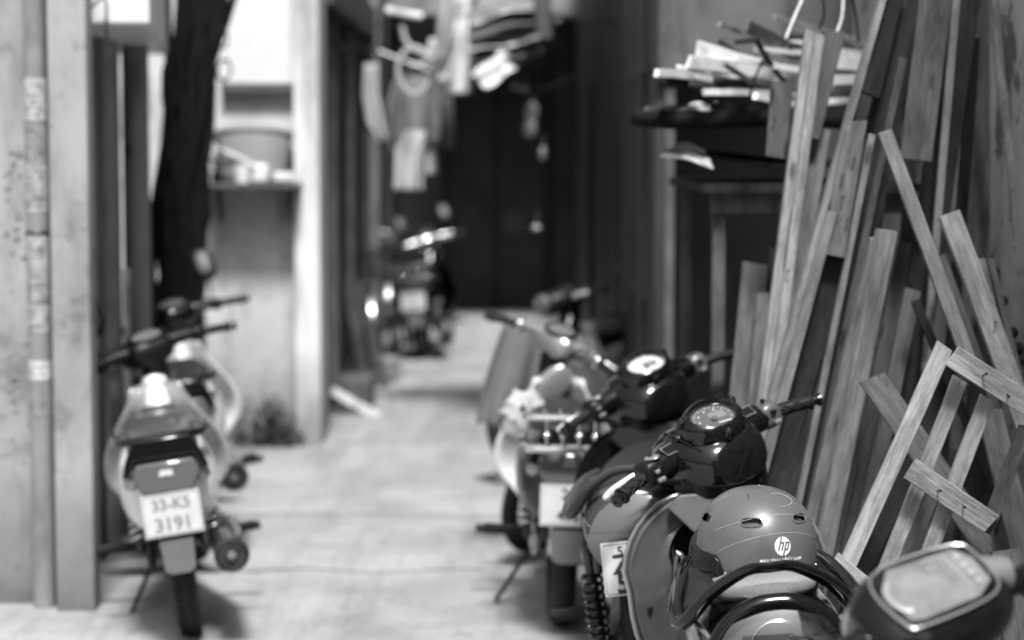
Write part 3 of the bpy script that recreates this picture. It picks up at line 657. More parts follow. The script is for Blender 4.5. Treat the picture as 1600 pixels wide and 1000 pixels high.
M_cloth_white = mat('white_cloth', .72, .9, 0, 0, noise=.06, nscale=9, bump=.2, bscale=100)
M_cloth_mid = mat('pale_grey_cloth', .42, .9, 0, 0, noise=.1, nscale=9, bump=.2, bscale=100)
M_scrap_white = mat('pale_painted_scrap', .85, .55, 0, 0, noise=.2, nscale=6, extra=streaks(9, .38, .5, .5, 1.05), rnd=.3)
M_sheet_black = mat('black_plastic_sheet', .010, .8, 0, 0, spec=.08, noise=.3, nscale=12, bump=.5, bscale=14)
M_tin = mat('grey_sheet_metal', .30, .45, .4, 0, noise=.25, nscale=6, extra=streaks(5, .36, .52, .5, 1.05))
M_tub = mat('grey_plastic_tub', .28, .45, 0, .1, noise=.08, nscale=8)
M_sticker = None

b = MB(); b.add([(-60, -60, 0), (60, -60, 0), (60, 120, 0), (-60, 120, 0)], [(0, 1, 2, 3)]); g = b.build('ground', M_ground, smooth=0); g['kind'] = 'structure'

def wallbox(name, label, x0, x1, y0, y1, z0, z1, m, cat='wall'):
    b = MB(); b.box(((x0 + x1) / 2, (y0 + y1) / 2, (z0 + z1) / 2), (x1 - x0, y1 - y0, z1 - z0)); return tag(b.build(name, m, smooth=0, bevel=.008), label, cat)

# left, nearest: wall, pier, pipe
wallbox('plastered_wall', 'pale plastered wall with faint pencilled marks at the left edge', -4.2, -1.64, 7.68, 8.05, -.02, 5.2, M_plaster)
wallbox('wall_pier', 'plain pale plaster pier just right of the stickered pipe', -1.635, -1.497, 7.55, 7.66, -.02, 5.2, M_plaster)
pp = thing('downpipe', 'pale downpipe plastered with torn stickers beside the left pier', 'downpipe', T((-1.695, 7.63, 0)))
b = MB(); b.tube([(0, 0, 0), (0, 0, 5)], .040, 20, 1); b.build('pipe', M_pipe, pp)
b = MB(); b.torus(.043, .004, 24, 6, T((0, 0, 1.36))); b.box((.06, .0, 1.36), (.06, .008, .008)); b.build('pipe_clamp', M_dark_metal, pp)
rnd = random.Random(5)
def sticker(z0, z1, tone):
    m = mat('sticker_%s' % tone, tone, .7, 0, 0, noise=.2, nscale=30, extra=streaks(26, .36, .5, .5, 1.05))
    b = MB(); n = 10
    b.grid(lambda u, v: (.0415 * math.sin(R(-80 + 150 * u)), -.0415 * math.cos(R(-80 + 150 * u)), z0 + (z1 - z0) * v), n, 2); s = b.build('sticker', m, pp)
    k = MB(); z = z1 - .02
    while z > z0 + .02:        # rows of faded, unreadable print
        a = -55
        while a < 45:
            w_ = rnd.uniform(5, 12)
            if rnd.random() < .62:
                r0 = .0421; hgt = rnd.uniform(.004, .012)
                k.add([(r0 * math.sin(R(q)), -r0 * math.cos(R(q)), zz) for q, zz in ((a, z), (a + w_, z), (a + w_, z - hgt), (a, z - hgt))], [(0, 1, 2, 3)])
            a += w_ + 3
        z -= rnd.uniform(.016, .03)
    k.build('faded_print', M_print, s, smooth=0)
M_print = mat('faded_print_ink', .14, .8, 0, 0, noise=.5, nscale=40)
for z0, z1, tn in ((1.755, 1.905, .42), (1.60, 1.735, .26), (1.43, 1.60, .34), (1.24, 1.345, .36), (1.11, 1.24, .30), (1.0, 1.10, .34), (.83, .90, .5), (.70, .80, .24)): sticker(z0, z1, tn)
# pencilled marks on the wall (unreadable)
b = MB()
for i in range(34):
    x = at(rnd.uniform(2, 34), 0, 7.67).x; z = rnd.choice([rnd.uniform(.62, 1.02), rnd.uniform(1.1, 1.7)]); b.box((x, 7.677, z), (rnd.uniform(.006, .03), .002, rnd.uniform(.004, .022)), b=0)
o = b.build('wall_marks', M_print2 if False else mat('pencil_marks', .22, .9), bpy.data.objects['plastered_wall'], smooth=0)

# left recess: boarded door, column, leaning rods
dr = thing('boarded_door', 'tall pale boarded door in the recess behind the left pier', 'door', Matrix())
for i, (y0, y1, x, mt_) in enumerate(((8.12, 8.42, -1.66, M_pipe), (8.44, 8.60, -1.665, M_wood_d2 if False else M_plaster_grey), (8.62, 8.90, -1.66, M_pipe), (8.92, 9.04, -1.675, M_plaster_grey))):
    b = MB(); b.box((x, (y0 + y1) / 2, 1.6), (.04, y1 - y0, 3.3)); b.build('door_board', mt_, dr, smooth=0, bevel=.004)
b = MB(); b.box((-1.72, 8.6, 1.7), (.05, 1.0, 3.6)); b.build('door_frame', M_wood_dark, dr, smooth=0)
b = MB(); b.tube([(-1.625, 9.25, 0), (-1.625, 9.25, 3)], .058, 18, 1); tag(b.build('round_column', M_pipe), 'slim grey round column behind the boarded door', 'column')
b = MB(); b.tube([at(200, 225, 9.2), at(250, 560, 9.35), at(262, 770, 9.5)], .012, 8, 2); tag(b.build('leaning_rod', M_wood_dark), 'thin dark rod leaning in front of the round column', 'rod')
b = MB(); b.tube([at(197, 420, 9.0), at(199, 640, 9.0)], .014, 8, 1); tag(b.build('pale_stick', M_scrap_white), 'short pale stick standing upright behind the parked white motorbike', 'stick')
b = MB(); b.prism([(-2.6, 7.75), (-1.30, 7.72), (-1.62, 10.1), (-2.6, 10.1)], 2.10, 2.95); tag(b.build('overhead_box', M_sheet_white, smooth=0, bevel=.01), 'white boxed balcony jutting overhead at the top left', 'balcony')
b = MB(); b.tube([at(134, 20, 7.7), at(150, 5, 7.68), at(165, 0, 7.68), at(166, 60, 7.7)], .004, 6); tag(b.build('dangling_wire', M_cable), 'thin wire looping over the white balcony edge', 'wire')
wallbox('recess_wall', 'unlit wall deep in the recess behind the cable bundle', -3.2, -2.3, 8.2, 12.3, -.02, 5.2, M_dark_wall)

# cable bundle
cb = thing('cable_bundle', 'thick black tangle of cables hanging beside the white sheet wall', 'cable bundle', Matrix())
rnd = random.Random(9)
for i in range(44):
    a = rnd.uniform(0, 6.28); q = rnd.uniform(.2, 1) ** .5; ox, oy = math.cos(a) * q, math.sin(a) * q * .10
    pts = []
    for t_, xc, hw in ((-.12, 322, 36), (0, 318, 36), (.2, 305, 38), (.4, 297, 34), (.6, 290, 30), (.8, 285, 26), (1.0, 282, 22), (1.35, 280, 20)):
        pts.append(at(xc - 4 + ox * hw * 1.25 + rnd.uniform(-14, 14), t_ * 560, 10.4) + Vector((0, oy, 0)))
    b = MB(); b.tube(pts, rnd.uniform(.010, .021), 7, 3); b.build('cable', M_cable, cb)
for i, (x, y) in enumerate(((262, 235), (345, 60), (268, 150), (255, 300), (350, 110), (335, 235))):
    b = MB(); F = face(at(x, y, 10.3), (rnd.uniform(-.4, .4), -1, .2)); b.torus(rnd.uniform(.02, .035), .005, 20, 6, F @ Matrix.Diagonal((1, 1.5, 1, 1))); b.build('cable_loop', M_cable, cb)
b = MB(); b.tube([at(245, 300, 10.6), at(252, 420, 10.6), at(285, 560, 10.7)], .02, 8, 4); tag(b.build('hanging_pipe', M_dark_metal), 'dark slanted pipe behind the cable bundle', 'pipe')

# wall facing us at the bend, with white sheet, shelf, tub
wallbox('side_wall', 'pale wall under the tub shelf with dark damp stains', -3.3, -1.215, 12.0, 12.3, -.02, 5.2, M_plaster_pale)
wallbox('bright_pillar', 'corner pillar coloured in its sunlit tone at the bend of the alley', -1.21, -1.07, 11.85, 12.3, -.02, 5.2, M_plaster_bright)
a0 = at(344, 131, 11.9); a1 = at(463, 131, 11.9)
b = MB(); b.box(((a0.x + a1.x) / 2, 11.965, a0.z + .8), (a1.x - a0.x, .06, 1.6)); tag(b.build('white_sheet', M_sheet_white, smooth=0, bevel=.005), 'large blank white sheet fixed high on the wall', 'sheet')
b = MB(); b.box(((a0.x + a1.x) / 2, 11.96, a0.z - .025), (a1.x - a0.x, .07, .035)); tag(b.build('sheet_gap_shade', M_dark_wall, smooth=0), 'dark strip standing for the shaded gap below the large white sheet', 'dark strip')  # box coloured dark to stand for the shaded gap under the sheet
s0 = at(318, 290, 11.75); s1 = at(470, 290, 11.75)
sh = thing('wall_shelf', 'narrow wooden shelf on the pale wall carrying the tub', 'shelf', T(((s0.x + s1.x) / 2, 11.83, s0.z)))
b = MB(); b.box((0, 0, 0), (s1.x - s0.x, .32, .03), b=.004); b.build('shelf_board', M_wood, sh)
for q in (-.2, .2):
    b = MB(); b.prism([(0, 0), (.2, 0), (0, -.2)], -.01, .01, T((q, .13, -.016)) @ Rx(90) @ Rz(0) @ Ry(90) if False else T((q, .15, -.016)) @ Matrix(((0, 0, 1, 0), (-1, 0, 0, 0), (0, 1, 0, 0), (0, 0, 0, 1)))); b.build('shelf_bracket', M_dark_metal, sh)
tb = at(395, 268, 11.85); tz = s0.z + .016
b = MB(T((tb.x, 11.82, tz - .01)) @ Rx(-14)); b.lathe([(.001, 0), (.15, 0), (.19, .05), (.215, .27), (.235, .275), (.235, .29), (.208, .29), (.18, .06), (.14, .015), (.001, .015)], 40, Matrix.Diagonal((1, .66, 1, 1))); tag(b.build('plastic_tub', M_tub), 'wide grey tub with a rolled rim on the wall shelf', 'tub')
b = MB(); b.lathe([(.001, 0), (.038, 0), (.045, .10), (.04, .10), (.034, .01), (.001, .01)], 20, T((at(376, 0, 11.7).x, 11.70, tz))); tag(b.build('white_cup', M_white), 'small white cup on the shelf in front of the tub', 'cup')
b = MB(); b.box((at(403, 0, 11.7).x, 11.715, tz + .05), (.09, .06, .10), b=.015); tag(b.build('white_carton', M_white), 'white carton beside the small cup on the shelf', 'carton')
b = MB(); b.tube([at(330, 228, 11.74), at(372, 245, 11.70), at(400, 262, 11.68)], .009, 8, 2); tag(b.build('shelf_stick', M_scrap_white), 'pale stick lying across the shelf in front of the tub', 'stick')
b = MB(); b.lathe([(.001, 0), (.03, 0), (.034, .05), (.012, .07), (.012, .10), (.001, .10)], 16, T((at(335, 0, 11.7).x, 11.72, tz))); tag(b.build('dark_bottle', M_black_gloss), 'dark squat bottle at the left end of the shelf', 'bottle')
b = MB(); b.box((at(440, 0, 11.7).x, 11.73, tz + .03), (.11, .07, .05), Rz(0), b=.01); tag(b.build('rag_pile', M_cloth_white), 'folded white rag at the right end of the shelf', 'rag')
b = MB(); b.tube([at(318, 300, 11.9), at(316, 430, 11.93), at(318, 700, 11.9)], .017, 10, 2); tag(b.build('wall_conduit', M_pipe), 'thin grey conduit running down from the left end of the shelf', 'conduit')

# left side beyond the bend: doors, posts
fl = thing('shuttered_front', 'long dim shopfront of posts and boards beyond the bright corner pillar', 'shopfront', Matrix())
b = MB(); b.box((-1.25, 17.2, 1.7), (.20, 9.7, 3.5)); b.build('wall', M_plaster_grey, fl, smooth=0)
for y, w_, x, m_ in ((12.6, .30, -1.12, M_plaster_grey), (13.3, .14, -1.11, M_wood), (13.9, .32, -1.13, M_wood_dark), (14.6, .12, -1.10, M_wood), (15.4, .5, -1.13, M_wood_dark), (16.2, .12, -1.10, M_wood), (17.8, .7, -1.13, M_wood_dark)):
    b = MB(); b.box((x, y, 1.25), (.05, w_, 2.5)); b.build('door_panel', m_, fl, smooth=0, bevel=.004)
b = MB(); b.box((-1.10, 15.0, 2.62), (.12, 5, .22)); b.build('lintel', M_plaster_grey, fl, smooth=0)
b = MB(); b.tube([at(584, -40, 16.5), at(584, 560, 16.5)], .042, 14, 1); tag(b.build('pale_post', M_pipe), 'pale upright post left of the far parked motorbike', 'post')

# far end
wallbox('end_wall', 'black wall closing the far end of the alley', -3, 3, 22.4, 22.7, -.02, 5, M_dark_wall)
ed = thing('end_door', 'dark double door with a small notice at the alley end', 'door', Matrix())
x0 = at(690, 0, 22.3).x; x1 = at(860, 0, 22.3).x
for i, (u0, u1) in enumerate(((0, .06), (.94, 1.0), (.47, .53))):
    b = MB(); b.box((x0 + (x1 - x0) * (u0 + u1) / 2, 22.33, 1.25), ((x1 - x0) * (u1 - u0), .09, 2.5)); b.build('door_post', M_wood_door, ed, smooth=0)
for u0, u1 in ((.06, .47), (.53, .94)):
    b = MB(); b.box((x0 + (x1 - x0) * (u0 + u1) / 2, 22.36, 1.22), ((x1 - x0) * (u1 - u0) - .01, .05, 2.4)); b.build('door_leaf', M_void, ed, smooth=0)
p_ = at(802, 347, 22.3); b = MB(); b.box((p_.x, 22.325, p_.z), (.22, .01, .24)); b.build('notice', M_dial, ed, smooth=0)
b = MB(); b.box((-.25, 21.3, 3.12), (2.2, 3.0, .06)); b.box((-.25, 19.85, 3.0), (2.2, .08, .2)); tag(b.build('alley_roof', M_tin, smooth=0), 'dark roof spanning the far end of the alley', 'roof')

# right side far: boarded house front along the alley
rf = thing('boarded_house_front', 'dark boarded house front running along the right side of the alley', 'house front', Matrix())
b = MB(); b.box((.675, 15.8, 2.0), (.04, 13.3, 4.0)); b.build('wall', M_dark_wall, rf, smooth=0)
yy = [9.15, 9.75, 10.45, 10.6, 11.5, 12.3, 12.5, 13.6, 14.9, 15.1, 16.8, 18.6, 20.5, 22.2]
for i in range(len(yy) - 1):
    y0, y1 = yy[i] + .025, yy[i + 1] - .025; z1 = 3.3 + .2 * (i % 3)
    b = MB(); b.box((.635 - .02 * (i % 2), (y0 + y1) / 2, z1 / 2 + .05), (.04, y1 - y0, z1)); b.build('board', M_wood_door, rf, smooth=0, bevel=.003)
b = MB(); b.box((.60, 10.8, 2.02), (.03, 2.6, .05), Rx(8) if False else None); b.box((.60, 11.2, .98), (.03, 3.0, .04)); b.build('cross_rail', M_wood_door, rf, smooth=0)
b = MB(); b.tube([at(926, 128, 13.5), at(922, 300, 13.5), at(925, 520, 13.5)], .02, 8, 2); b.build('conduit', M_black, rf)

# right recess behind the timber
wallbox('recess_back_wall', 'grey plaster wall above the dark doorway behind the scrap pile', .62, 2.2, 9.12, 9.3, 1.95, 5, M_plaster_grey)
wallbox('recess_side_strip', 'dark door jamb at the right end of the black doorway', 1.30, 2.2, 9.12, 9.3, -.02, 1.945, M_dark_wall)
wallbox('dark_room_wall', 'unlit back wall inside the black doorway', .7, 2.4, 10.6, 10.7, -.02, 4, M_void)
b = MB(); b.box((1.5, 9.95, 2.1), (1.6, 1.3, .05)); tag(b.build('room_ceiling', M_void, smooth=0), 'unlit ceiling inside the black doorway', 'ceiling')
wallbox('plaster_wall', 'flaking plaster wall rising behind the leaning timber', 1.44, 2.2, 1.2, 9.1, -.02, 4.6, M_plaster_right)
# pole against the right wall
b = MB(); b.tube([at(1553, -30, 6.2), at(1562, 110, 6.2), at(1582, 260, 6.15), at(1597, 420, 6.1)], [.014, .015, .016, .018], 10, 4); b.torus(.017, .005, 16, 6, face(at(1594, 385, 6.1), (0.1, 0, 1))); tag(b.build('bamboo_pole', M_wood_pale), 'thin pale cane pole bending down the flaking right wall', 'pole')

# ------------------------------------------------------------------ timber
def plank(label, p0, p1, wpx, d0, d1, m, th=.022, yaw=0, ground=False, name='timber_plank', parent=None, cat='plank', group='timber leaning on the right wall', nails=0, cut=0, groove=False, warp=0.004):
    A = at(p0[0], p0[1], d0); Bq = at(p1[0], p1[1], d1)
    if ground:
        dv = (Bq - A); t_ = (A.z - .01) / (A.z - Bq.z) if abs(A.z - Bq.z) > 1e-4 else 1; Bq = A + dv * t_
    w_ = wpx / FPX * (d0 + d1) / 2; L = (Bq - A).length; z = (A - Bq).normalized(); y = Vector((math.sin(R(yaw)), math.cos(R(yaw)), 0)); x = y.cross(z).normalized(); y = z.cross(x).normalized()
    Mx = Matrix(((x.x, y.x, z.x, Bq.x), (x.y, y.y, z.y, Bq.y), (x.z, y.z, z.z, Bq.z), (0, 0, 0, 1)))
    rr = random.Random(hash(label) % 9973 if False else sum(map(ord, label))); n = 10; b = MB(); rg = []
    sw = rr.uniform(-1, 1) * warp * L; e0 = rr.uniform(-.15, .15) * w_ + cut * w_; e1 = rr.uniform(-.1, .1) * w_
    for i in range(n + 1):
        t_ = i / n; zz = L * t_; bow = sw * math.sin(math.pi * t_); ww = w_ / 2 * (1 + rr.uniform(-.012, .012)); dz = e1 * (1 - t_) ** 8 + e0 * t_ ** 8
        if groove: prof = [(-1, -1), (-.15, -1), (-.12, -.45), (.02, -.45), (.05, -1), (1, -1), (1, 1), (-1, 1)]
        else: prof = [(-1, -.8), (-.93, -1), (.93, -1), (1, -.8), (1, .8), (.93, 1), (-.93, 1), (-1, .8)]
        rg.append([(bow + u * ww, v * th / 2 + bow * .5, zz + u * dz) for u, v in prof])
    b.rings(rg)
    o = b.build(name, m, parent, smooth=0)
    if parent is None: o.matrix_world = Mx; tag(o, label, cat, group)
    else: o.matrix_local = Mx
    for i in range(nails):
        k = MB(); k.lathe([(.001, 0), (.0018, 0), (.0018, .022), (.004, .022), (.004, .024), (.001, .024)], 8, T((rr.uniform(-.3, .3) * w_, -th / 2, L * (.2 + .6 * (i + .5) / nails))) @ Rx(90) @ Ry(rr.uniform(-25, 25))); k.build('nail', M_dark_metal, o)
    return o
W, WP, WD, WF = M_wood, M_wood_pale, M_wood_dark, M_wood_frame
PL = [
 ('tall grooved batten at the left of the leaning timber', (1272, 52), (1196, 640), 30, 6.3, 6.1, WP, dict(ground=True, groove=True, th=.035, nails=2)),
 ('notched pale board close beside the tall grooved batten', (1302, 50), (1262, 215), 36, 6.33, 6.3, W, dict(th=.02)),
 ('straight board running down below the notched pale board', (1283, 200), (1212, 640), 30, 6.37, 6.2, W, dict(ground=True)),
 ('short stub board hanging in front of the scrap pile', (1222, 128), (1213, 246), 34, 6.42, 6.4, W, dict(nails=1)),
 ('narrow bright-edged lath slanting down from the top edge', (1386, -30), (1226, 560), 11, 6.02, 6.0, WP, dict(ground=True, th=.05)),
 ('dark board cut off square high up among the timber', (1402, -40), (1357, 148), 36, 6.05, 6.0, WD, {}),
 ('nailed middle board ending at the level of the knot', (1337, 190), (1303, 400), 34, 6.0, 5.95, W, dict(nails=4)),
 ('wide dark plank behind the nailed middle board', (1440, -40), (1240, 760), 54, 6.12, 6.0, WD, dict(ground=True, nails=1)),
 ('clean board with a square lower end at the top', (1466, -40), (1430, 250), 50, 6.0, 5.95, W, {}),
 ('broad dark weathered plank at the top right of the stack', (1512, -40), (1412, 640), 50, 6.2, 6.1, WD, dict(ground=True, th=.03)),
 ('rough old board standing nearest the plaster wall', (1545, -40), (1500, 640), 46, 6.5, 6.4, W, dict(ground=True)),
 ('narrow board upright beside the rough old board', (1522, 60), (1478, 600), 18, 6.3, 6.3, WD, dict(ground=True)),
 ('thick pale beam in the middle with two bright faces', (1385, 360), (1284, 860), 30, 5.85, 5.9, WP, dict(ground=True, th=.035, yaw=-12)),
 ('slim pale plank alongside the thick pale beam', (1368, 372), (1262, 830), 18, 5.9, 5.95, WP, dict(ground=True, th=.05)),
 ('short wide board at the left end of the timber', (1180, 412), (1150, 700), 40, 6.7, 6.6, W, dict(ground=True)),
 ('narrow batten second from the left end of the timber', (1192, 458), (1172, 720), 20, 6.6, 6.5, WP, dict(ground=True)),
 ('dull board behind the tall grooved batten', (1215, 392), (1186, 720), 26, 6.75, 6.6, WD, dict(ground=True)),
 ('long board with one pale edge left of the wide dark plank', (1312, 385), (1206, 745), 42, 6.0, 6.0, WD, dict(ground=True)),
 ('smooth plank leaning over the near scooter handlebar', (1300, 330), (1200, 700), 16, 5.95, 5.95, WP, dict(ground=True)),
 ('leftover plank with one ragged edge in the timber gap', (1350, 300), (1236, 700), 38, 6.2, 6.1, WD, dict(ground=True)),
 ('thin pale lath crossing from upper left to lower right', (1382, 205), (1512, 560), 22, 5.62, 5.55, WP, dict(th=.022)),
 ('broad pale plank tilting right above the slatted frame', (1483, 335), (1612, 690), 34, 5.7, 5.5, WP, dict(th=.03, nails=1)),
 ('diagonal board behind the left slats of the frame', (1362, 590), (1545, 860), 42, 5.55, 5.45, W, dict(ground=True)),
 ('splintered strip beside the broad pale plank', (1533, 405), (1588, 640), 12, 5.85, 5.75, WP, {}),
 ('second splintered strip close to the plaster wall', (1546, 405), (1600, 620), 10, 5.9, 5.8, W, {}),
 ('grey board low down at the right edge', (1545, 640), (1625, 980), 40, 5.45, 5.3, W, dict(ground=True)),
 ('dark board crossing behind the lower slats', (1490, 600), (1330, 900), 44, 5.9, 5.8, WD, dict(ground=True)),
 ('dark upright board behind the crossing lath', (1440, 330), (1395, 700), 60, 6.4, 6.3, WD, dict(ground=True)),
 ('dim plank in the gap right of the thick beam', (1418, 380), (1330, 830), 30, 6.2, 6.1, W, dict(ground=True)),
 ('dim short plank low behind the frame corner', (1480, 700), (1400, 900), 34, 5.95, 5.9, W, dict(ground=True)),
 ('dark broad board far back between frame and wall', (1560, 420), (1530, 800), 60, 6.3, 6.2, WD, dict(ground=True)),
 ('dark backing board behind the nailed middle board', (1375, 120), (1310, 640), 60, 6.6, 6.5, WD, dict(ground=True)),
 ('worn backing board between notch and stub', (1262, 240), (1240, 640), 34, 6.9, 6.7, WD, dict(ground=True)),
 ('grey offcut leaning in the bottom right corner', (1570, 860), (1600, 1080), 46, 5.1, 5.0, W, dict(ground=True)),
 ('slim lath standing between the stub and the notched board', (1243, 260), (1226, 640), 12, 6.3, 6.2, WP, dict(ground=True)),
 ('narrow strip propped over the left end boards', (1236, 330), (1168, 700), 12, 6.2, 6.1, W, dict(ground=True)),
 ('thin square batten beside the nailed middle board', (1362, 210), (1290, 560), 10, 5.98, 5.95, WP, dict(ground=True, th=.03)),
 ('split lath resting against the wide dark plank', (1410, 90), (1322, 520), 12, 6.0, 5.98, W, dict(ground=True, th=.03)),
 ('old board with pale end low behind the thick beam', (1426, 452), (1362, 760), 26, 6.0, 6.0, W, dict(ground=True)),
 ('long thin lath rising past the clean square-cut board', (1496, -30), (1452, 520), 12, 6.05, 6.0, WP, dict(ground=True)),
 ('slender strip leaning right behind the broad pale plank', (1470, 400), (1600, 760), 14, 5.9, 5.7, W, dict(ground=True)),
 ('dark lath crossing the gap above the frame corner', (1430, 470), (1530, 700), 14, 5.9, 5.8, WD, dict(ground=True)),
 ('pale lath low between the frame slats', (1600, 740), (1570, 960), 14, 5.6, 5.5, WP, dict(ground=True)),
 ('stained board low behind the helmet side of the frame', (1345, 640), (1300, 860), 22, 6.1, 6.0, W, dict(ground=True)),
]
for lb, p0, p1, wp, d0, d1, m_, kw in PL: plank(lb, p0, p1, wp, d0, d1, m_, **kw)
# slatted frame
fr = thing('slatted_frame', 'broken slatted wooden frame leaning tilted against the timber', 'slatted frame', Matrix())
for p0, p1, wp, m_, nm, d in (((1476, 540), (1325, 880), 27, WF, 'slat', 5.22), ((1500, 592), (1378, 905), 24, WF, 'slat', 5.20), ((1543, 622), (1452, 862), 25, WF, 'slat', 5.18), ((1604, 665), (1540, 832), 22, W, 'slat', 5.16),
                              ((1487, 556), (1622, 642), 36, WF, 'cross_rail', 5.14), ((1422, 732), (1548, 818), 36, WF, 'cross_rail', 5.14), ((1302, 876), (1392, 950), 30, WF, 'cross_rail', 5.16)):
    plank(nm + str(p0), p0, p1, wp, d, d + (.0 if nm == 'slat' else 0), m_, name=nm, parent=fr, th=.018, nails=2 if nm == 'cross_rail' else 0)
for x, y in ((1582, 545), (1590, 560), (1560, 470), (1596, 600), (1574, 522)):
    b = MB(); rr = random.Random(x); b.box((0, 0, 0), (.05, .05, .03), T(at(x, y, 5.95)) @ Rz(rr.uniform(0, 90)) @ Rx(rr.uniform(-40, 40)), b=.008)
    tag(b.build('wood_offcut', M_wood_dark, smooth=0), {1582: 'uppermost of the offcut blocks clustered by the cane pole foot', 1590: 'offcut block just right of and below its neighbour by the plaster', 1560: 'lone offcut block higher up between broad plank and plaster wall', 1596: 'lowest offcut block at the right edge above the frame', 1574: 'offcut block nearest the splintered strips'}[x], 'offcut', 'small offcut blocks by the plaster wall')

# ------------------------------------------------------------------ scrap pile on its bench
bn = thing('scrap_bench', 'rough wooden bench frame under the scrap pile', 'bench', Matrix())
def seg(name, p0, p1, d0, d1, wx, wy, m_, parent):
    A, Bq = at(*p0, d0), at(*p1, d1); b = MB(); z = (Bq - A); F = face(A, z, (0, 1, 0.01)); b.box((0, 0, z.length / 2), (wx, wy, z.length)); b.v = [F @ v for v in b.v]; return b.build(name, m_, parent, smooth=0, bevel=.003)
zt = at(1120, 300, 7.0).z
for x, y in ((1123, 7.0), (1420, 7.0), (1123, 8.3), (1420, 8.3)):
    X = at(x, 300, 7.0).x; b = MB(); b.box((X, y, zt / 2), (.042, .05, zt)); b.build('leg', M_wood, bn, smooth=0, bevel=.003)
b = MB(); b.box(((at(1123, 0, 7).x + at(1420, 0, 7).x) / 2, 6.96, zt - .03), (at(1420, 0, 7).x - at(1123, 0, 7).x + .05, .03, .075)); b.build('apron', M_wood, bn, smooth=0, bevel=.003)
b = MB(); b.box((at(1270, 0, 7).x, 7.65, zt + .015), (.72, 1.5, .03)); b.build('bench_top', M_wood_dark, bn, smooth=0)
b = MB(); b.box(((at(1160, 0, 7).x), 7.3, .98 + .22), (.13, .05, .06), Rz(0)); b.build('cross_block', M_wood, bn, smooth=0)
def sheetp(name, label, corners, m_, th=.012, wav=.012, cat='sheet', seed=1):
    rr = random.Random(seed); P = [at(*c) for c in corners]; ph = [rr.uniform(0, 6) for _ in range(4)]
    def f(u, v):
        p = P[0].lerp(P[1], u).lerp(P[3].lerp(P[2], u), v); return p + Vector((.3 * wav * math.sin(9 * v + ph[0]), .8 * wav * math.sin(12 * u + ph[3]) * (1 - v), wav * math.sin(7 * u + ph[1]) + wav * .7 * math.sin(15 * v + 4 * u + ph[2])))
    b = MB(); b.grid(f, 22, 12); return tag(b.build(name, m_, thick=th, smooth=50), label, cat)
sheetp('black_sheet', 'thick ragged black sheet edge jutting left from the scrap pile', [(985, 182, 6.9), (1330, 186, 6.9), (1390, 186, 8.2), (1060, 184, 8.2)], M_sheet_black, .055, .008, seed=3)
sheetp('lower_sheet', 'drooping black sheet below the ragged one', [(1035, 240, 7.0), (1340, 262, 6.9), (1400, 256, 8.1), (1100, 244, 8.1)], M_sheet_black, .010, .008, seed=4)
sheetp('folded_flap', 'pale triangular flap folded out under the black sheets', [(1032, 240, 6.98), (1115, 262, 6.9), (1100, 230, 7.05), (1062, 222, 7.1)], M_scrap_white, .006, .004, seed=5)
sheetp('crumpled_paper', 'crumpled pale paper lying on the black sheet', [(1055, 174, 6.95), (1140, 176, 6.95), (1120, 162, 7.2), (1080, 164, 7.2)], M_cloth_mid, .008, .006, 'paper', seed=8)
SC = [
 ('broad white board end on top of the scrap pile', (1090, 76), (1300, 128), 24, WPW := M_scrap_white, 6.8), ('pale board just below the broad white board', (1076, 96), (1290, 138), 20, M_scrap_white, 6.75),
 ('thick pale board end pointing left at mid height', (1026, 114), (1110, 124), 12, M_scrap_white, 6.7), ('thin stick poking up left over the pile', (1124, 38), (1240, 92), 8, WP, 6.85),
 ('rough split branch across the top of the pile', (1166, 40), (1250, 86), 20, WP, 6.7), ('long thin lath highest over the pile', (1210, 26), (1360, 76), 8, WP, 7.0),
 ('white lath low in the pile above the paper', (1100, 144), (1290, 152), 10, M_scrap_white, 6.75), ('dull board in the middle of the pile', (1120, 112), (1330, 146), 16, W, 7.0),
 ('grey strip peeking out beneath the white boards', (1080, 128), (1330, 162), 12, W, 6.9), ('white offcut between batten and notched board', (1290, 96), (1420, 110), 20, M_scrap_white, 7.0),
 ('bright strip showing right of the notched board', (1296, 126), (1430, 136), 14, M_scrap_white, 6.95), ('low bright strip behind the slanting lath', (1270, 160), (1440, 150), 10, M_scrap_white, 7.0),
 ('slender dark stick among the topmost laths', (1150, 66), (1330, 60), 7, WD, 7.1), ('pale wedge at the back of the pile', (1200, 60), (1400, 96), 16, M_scrap_white, 7.4),
 ('dark flat board at the bottom of the pile', (1110, 166), (1400, 172), 12, WD, 6.9), ('short plank stub standing off the pile left side', (1040, 128), (1120, 140), 14, WD, 6.8),
 ('crooked stick jutting up left from the scrap pile', (1120, 62), (1200, 100), 6, WP, 6.9), ('short white lath under the split branch', (1150, 90), (1300, 112), 9, M_scrap_white, 6.72),
 ('tilted dark strip across the white boards', (1180, 60), (1236, 140), 7, WD, 6.68), ('thin pale strip lying on the thick board end', (1060, 104), (1170, 120), 6, M_scrap_white, 6.72),
 ('splintered lath poking right over the batten', (1230, 70), (1345, 104), 10, W, 6.9), ('small white offcut low at the pile middle', (1180, 150), (1260, 166), 10, M_scrap_white, 6.7),
 ('grey slat resting on the black sheet at left', (1010, 170), (1120, 174), 7, W, 6.8), ('slanting pale slat dropping behind the stub board', (1130, 100), (1215, 160), 8, WP, 6.75),
 ('topmost crooked lath over the notched board', (1240, 44), (1345, 62), 7, WP, 6.9), ('bright narrow lath right under the topmost laths', (1180, 76), (1330, 84), 8, M_scrap_white, 6.8)]
for lb, p0, p1, wp, m_, d in SC:
    plank(lb, p0, p1, wp, d, d + .35, m_, th=.016, yaw=0, name='scrap_board', cat='scrap board', group='scrap boards piled on the bench', warp=.025)
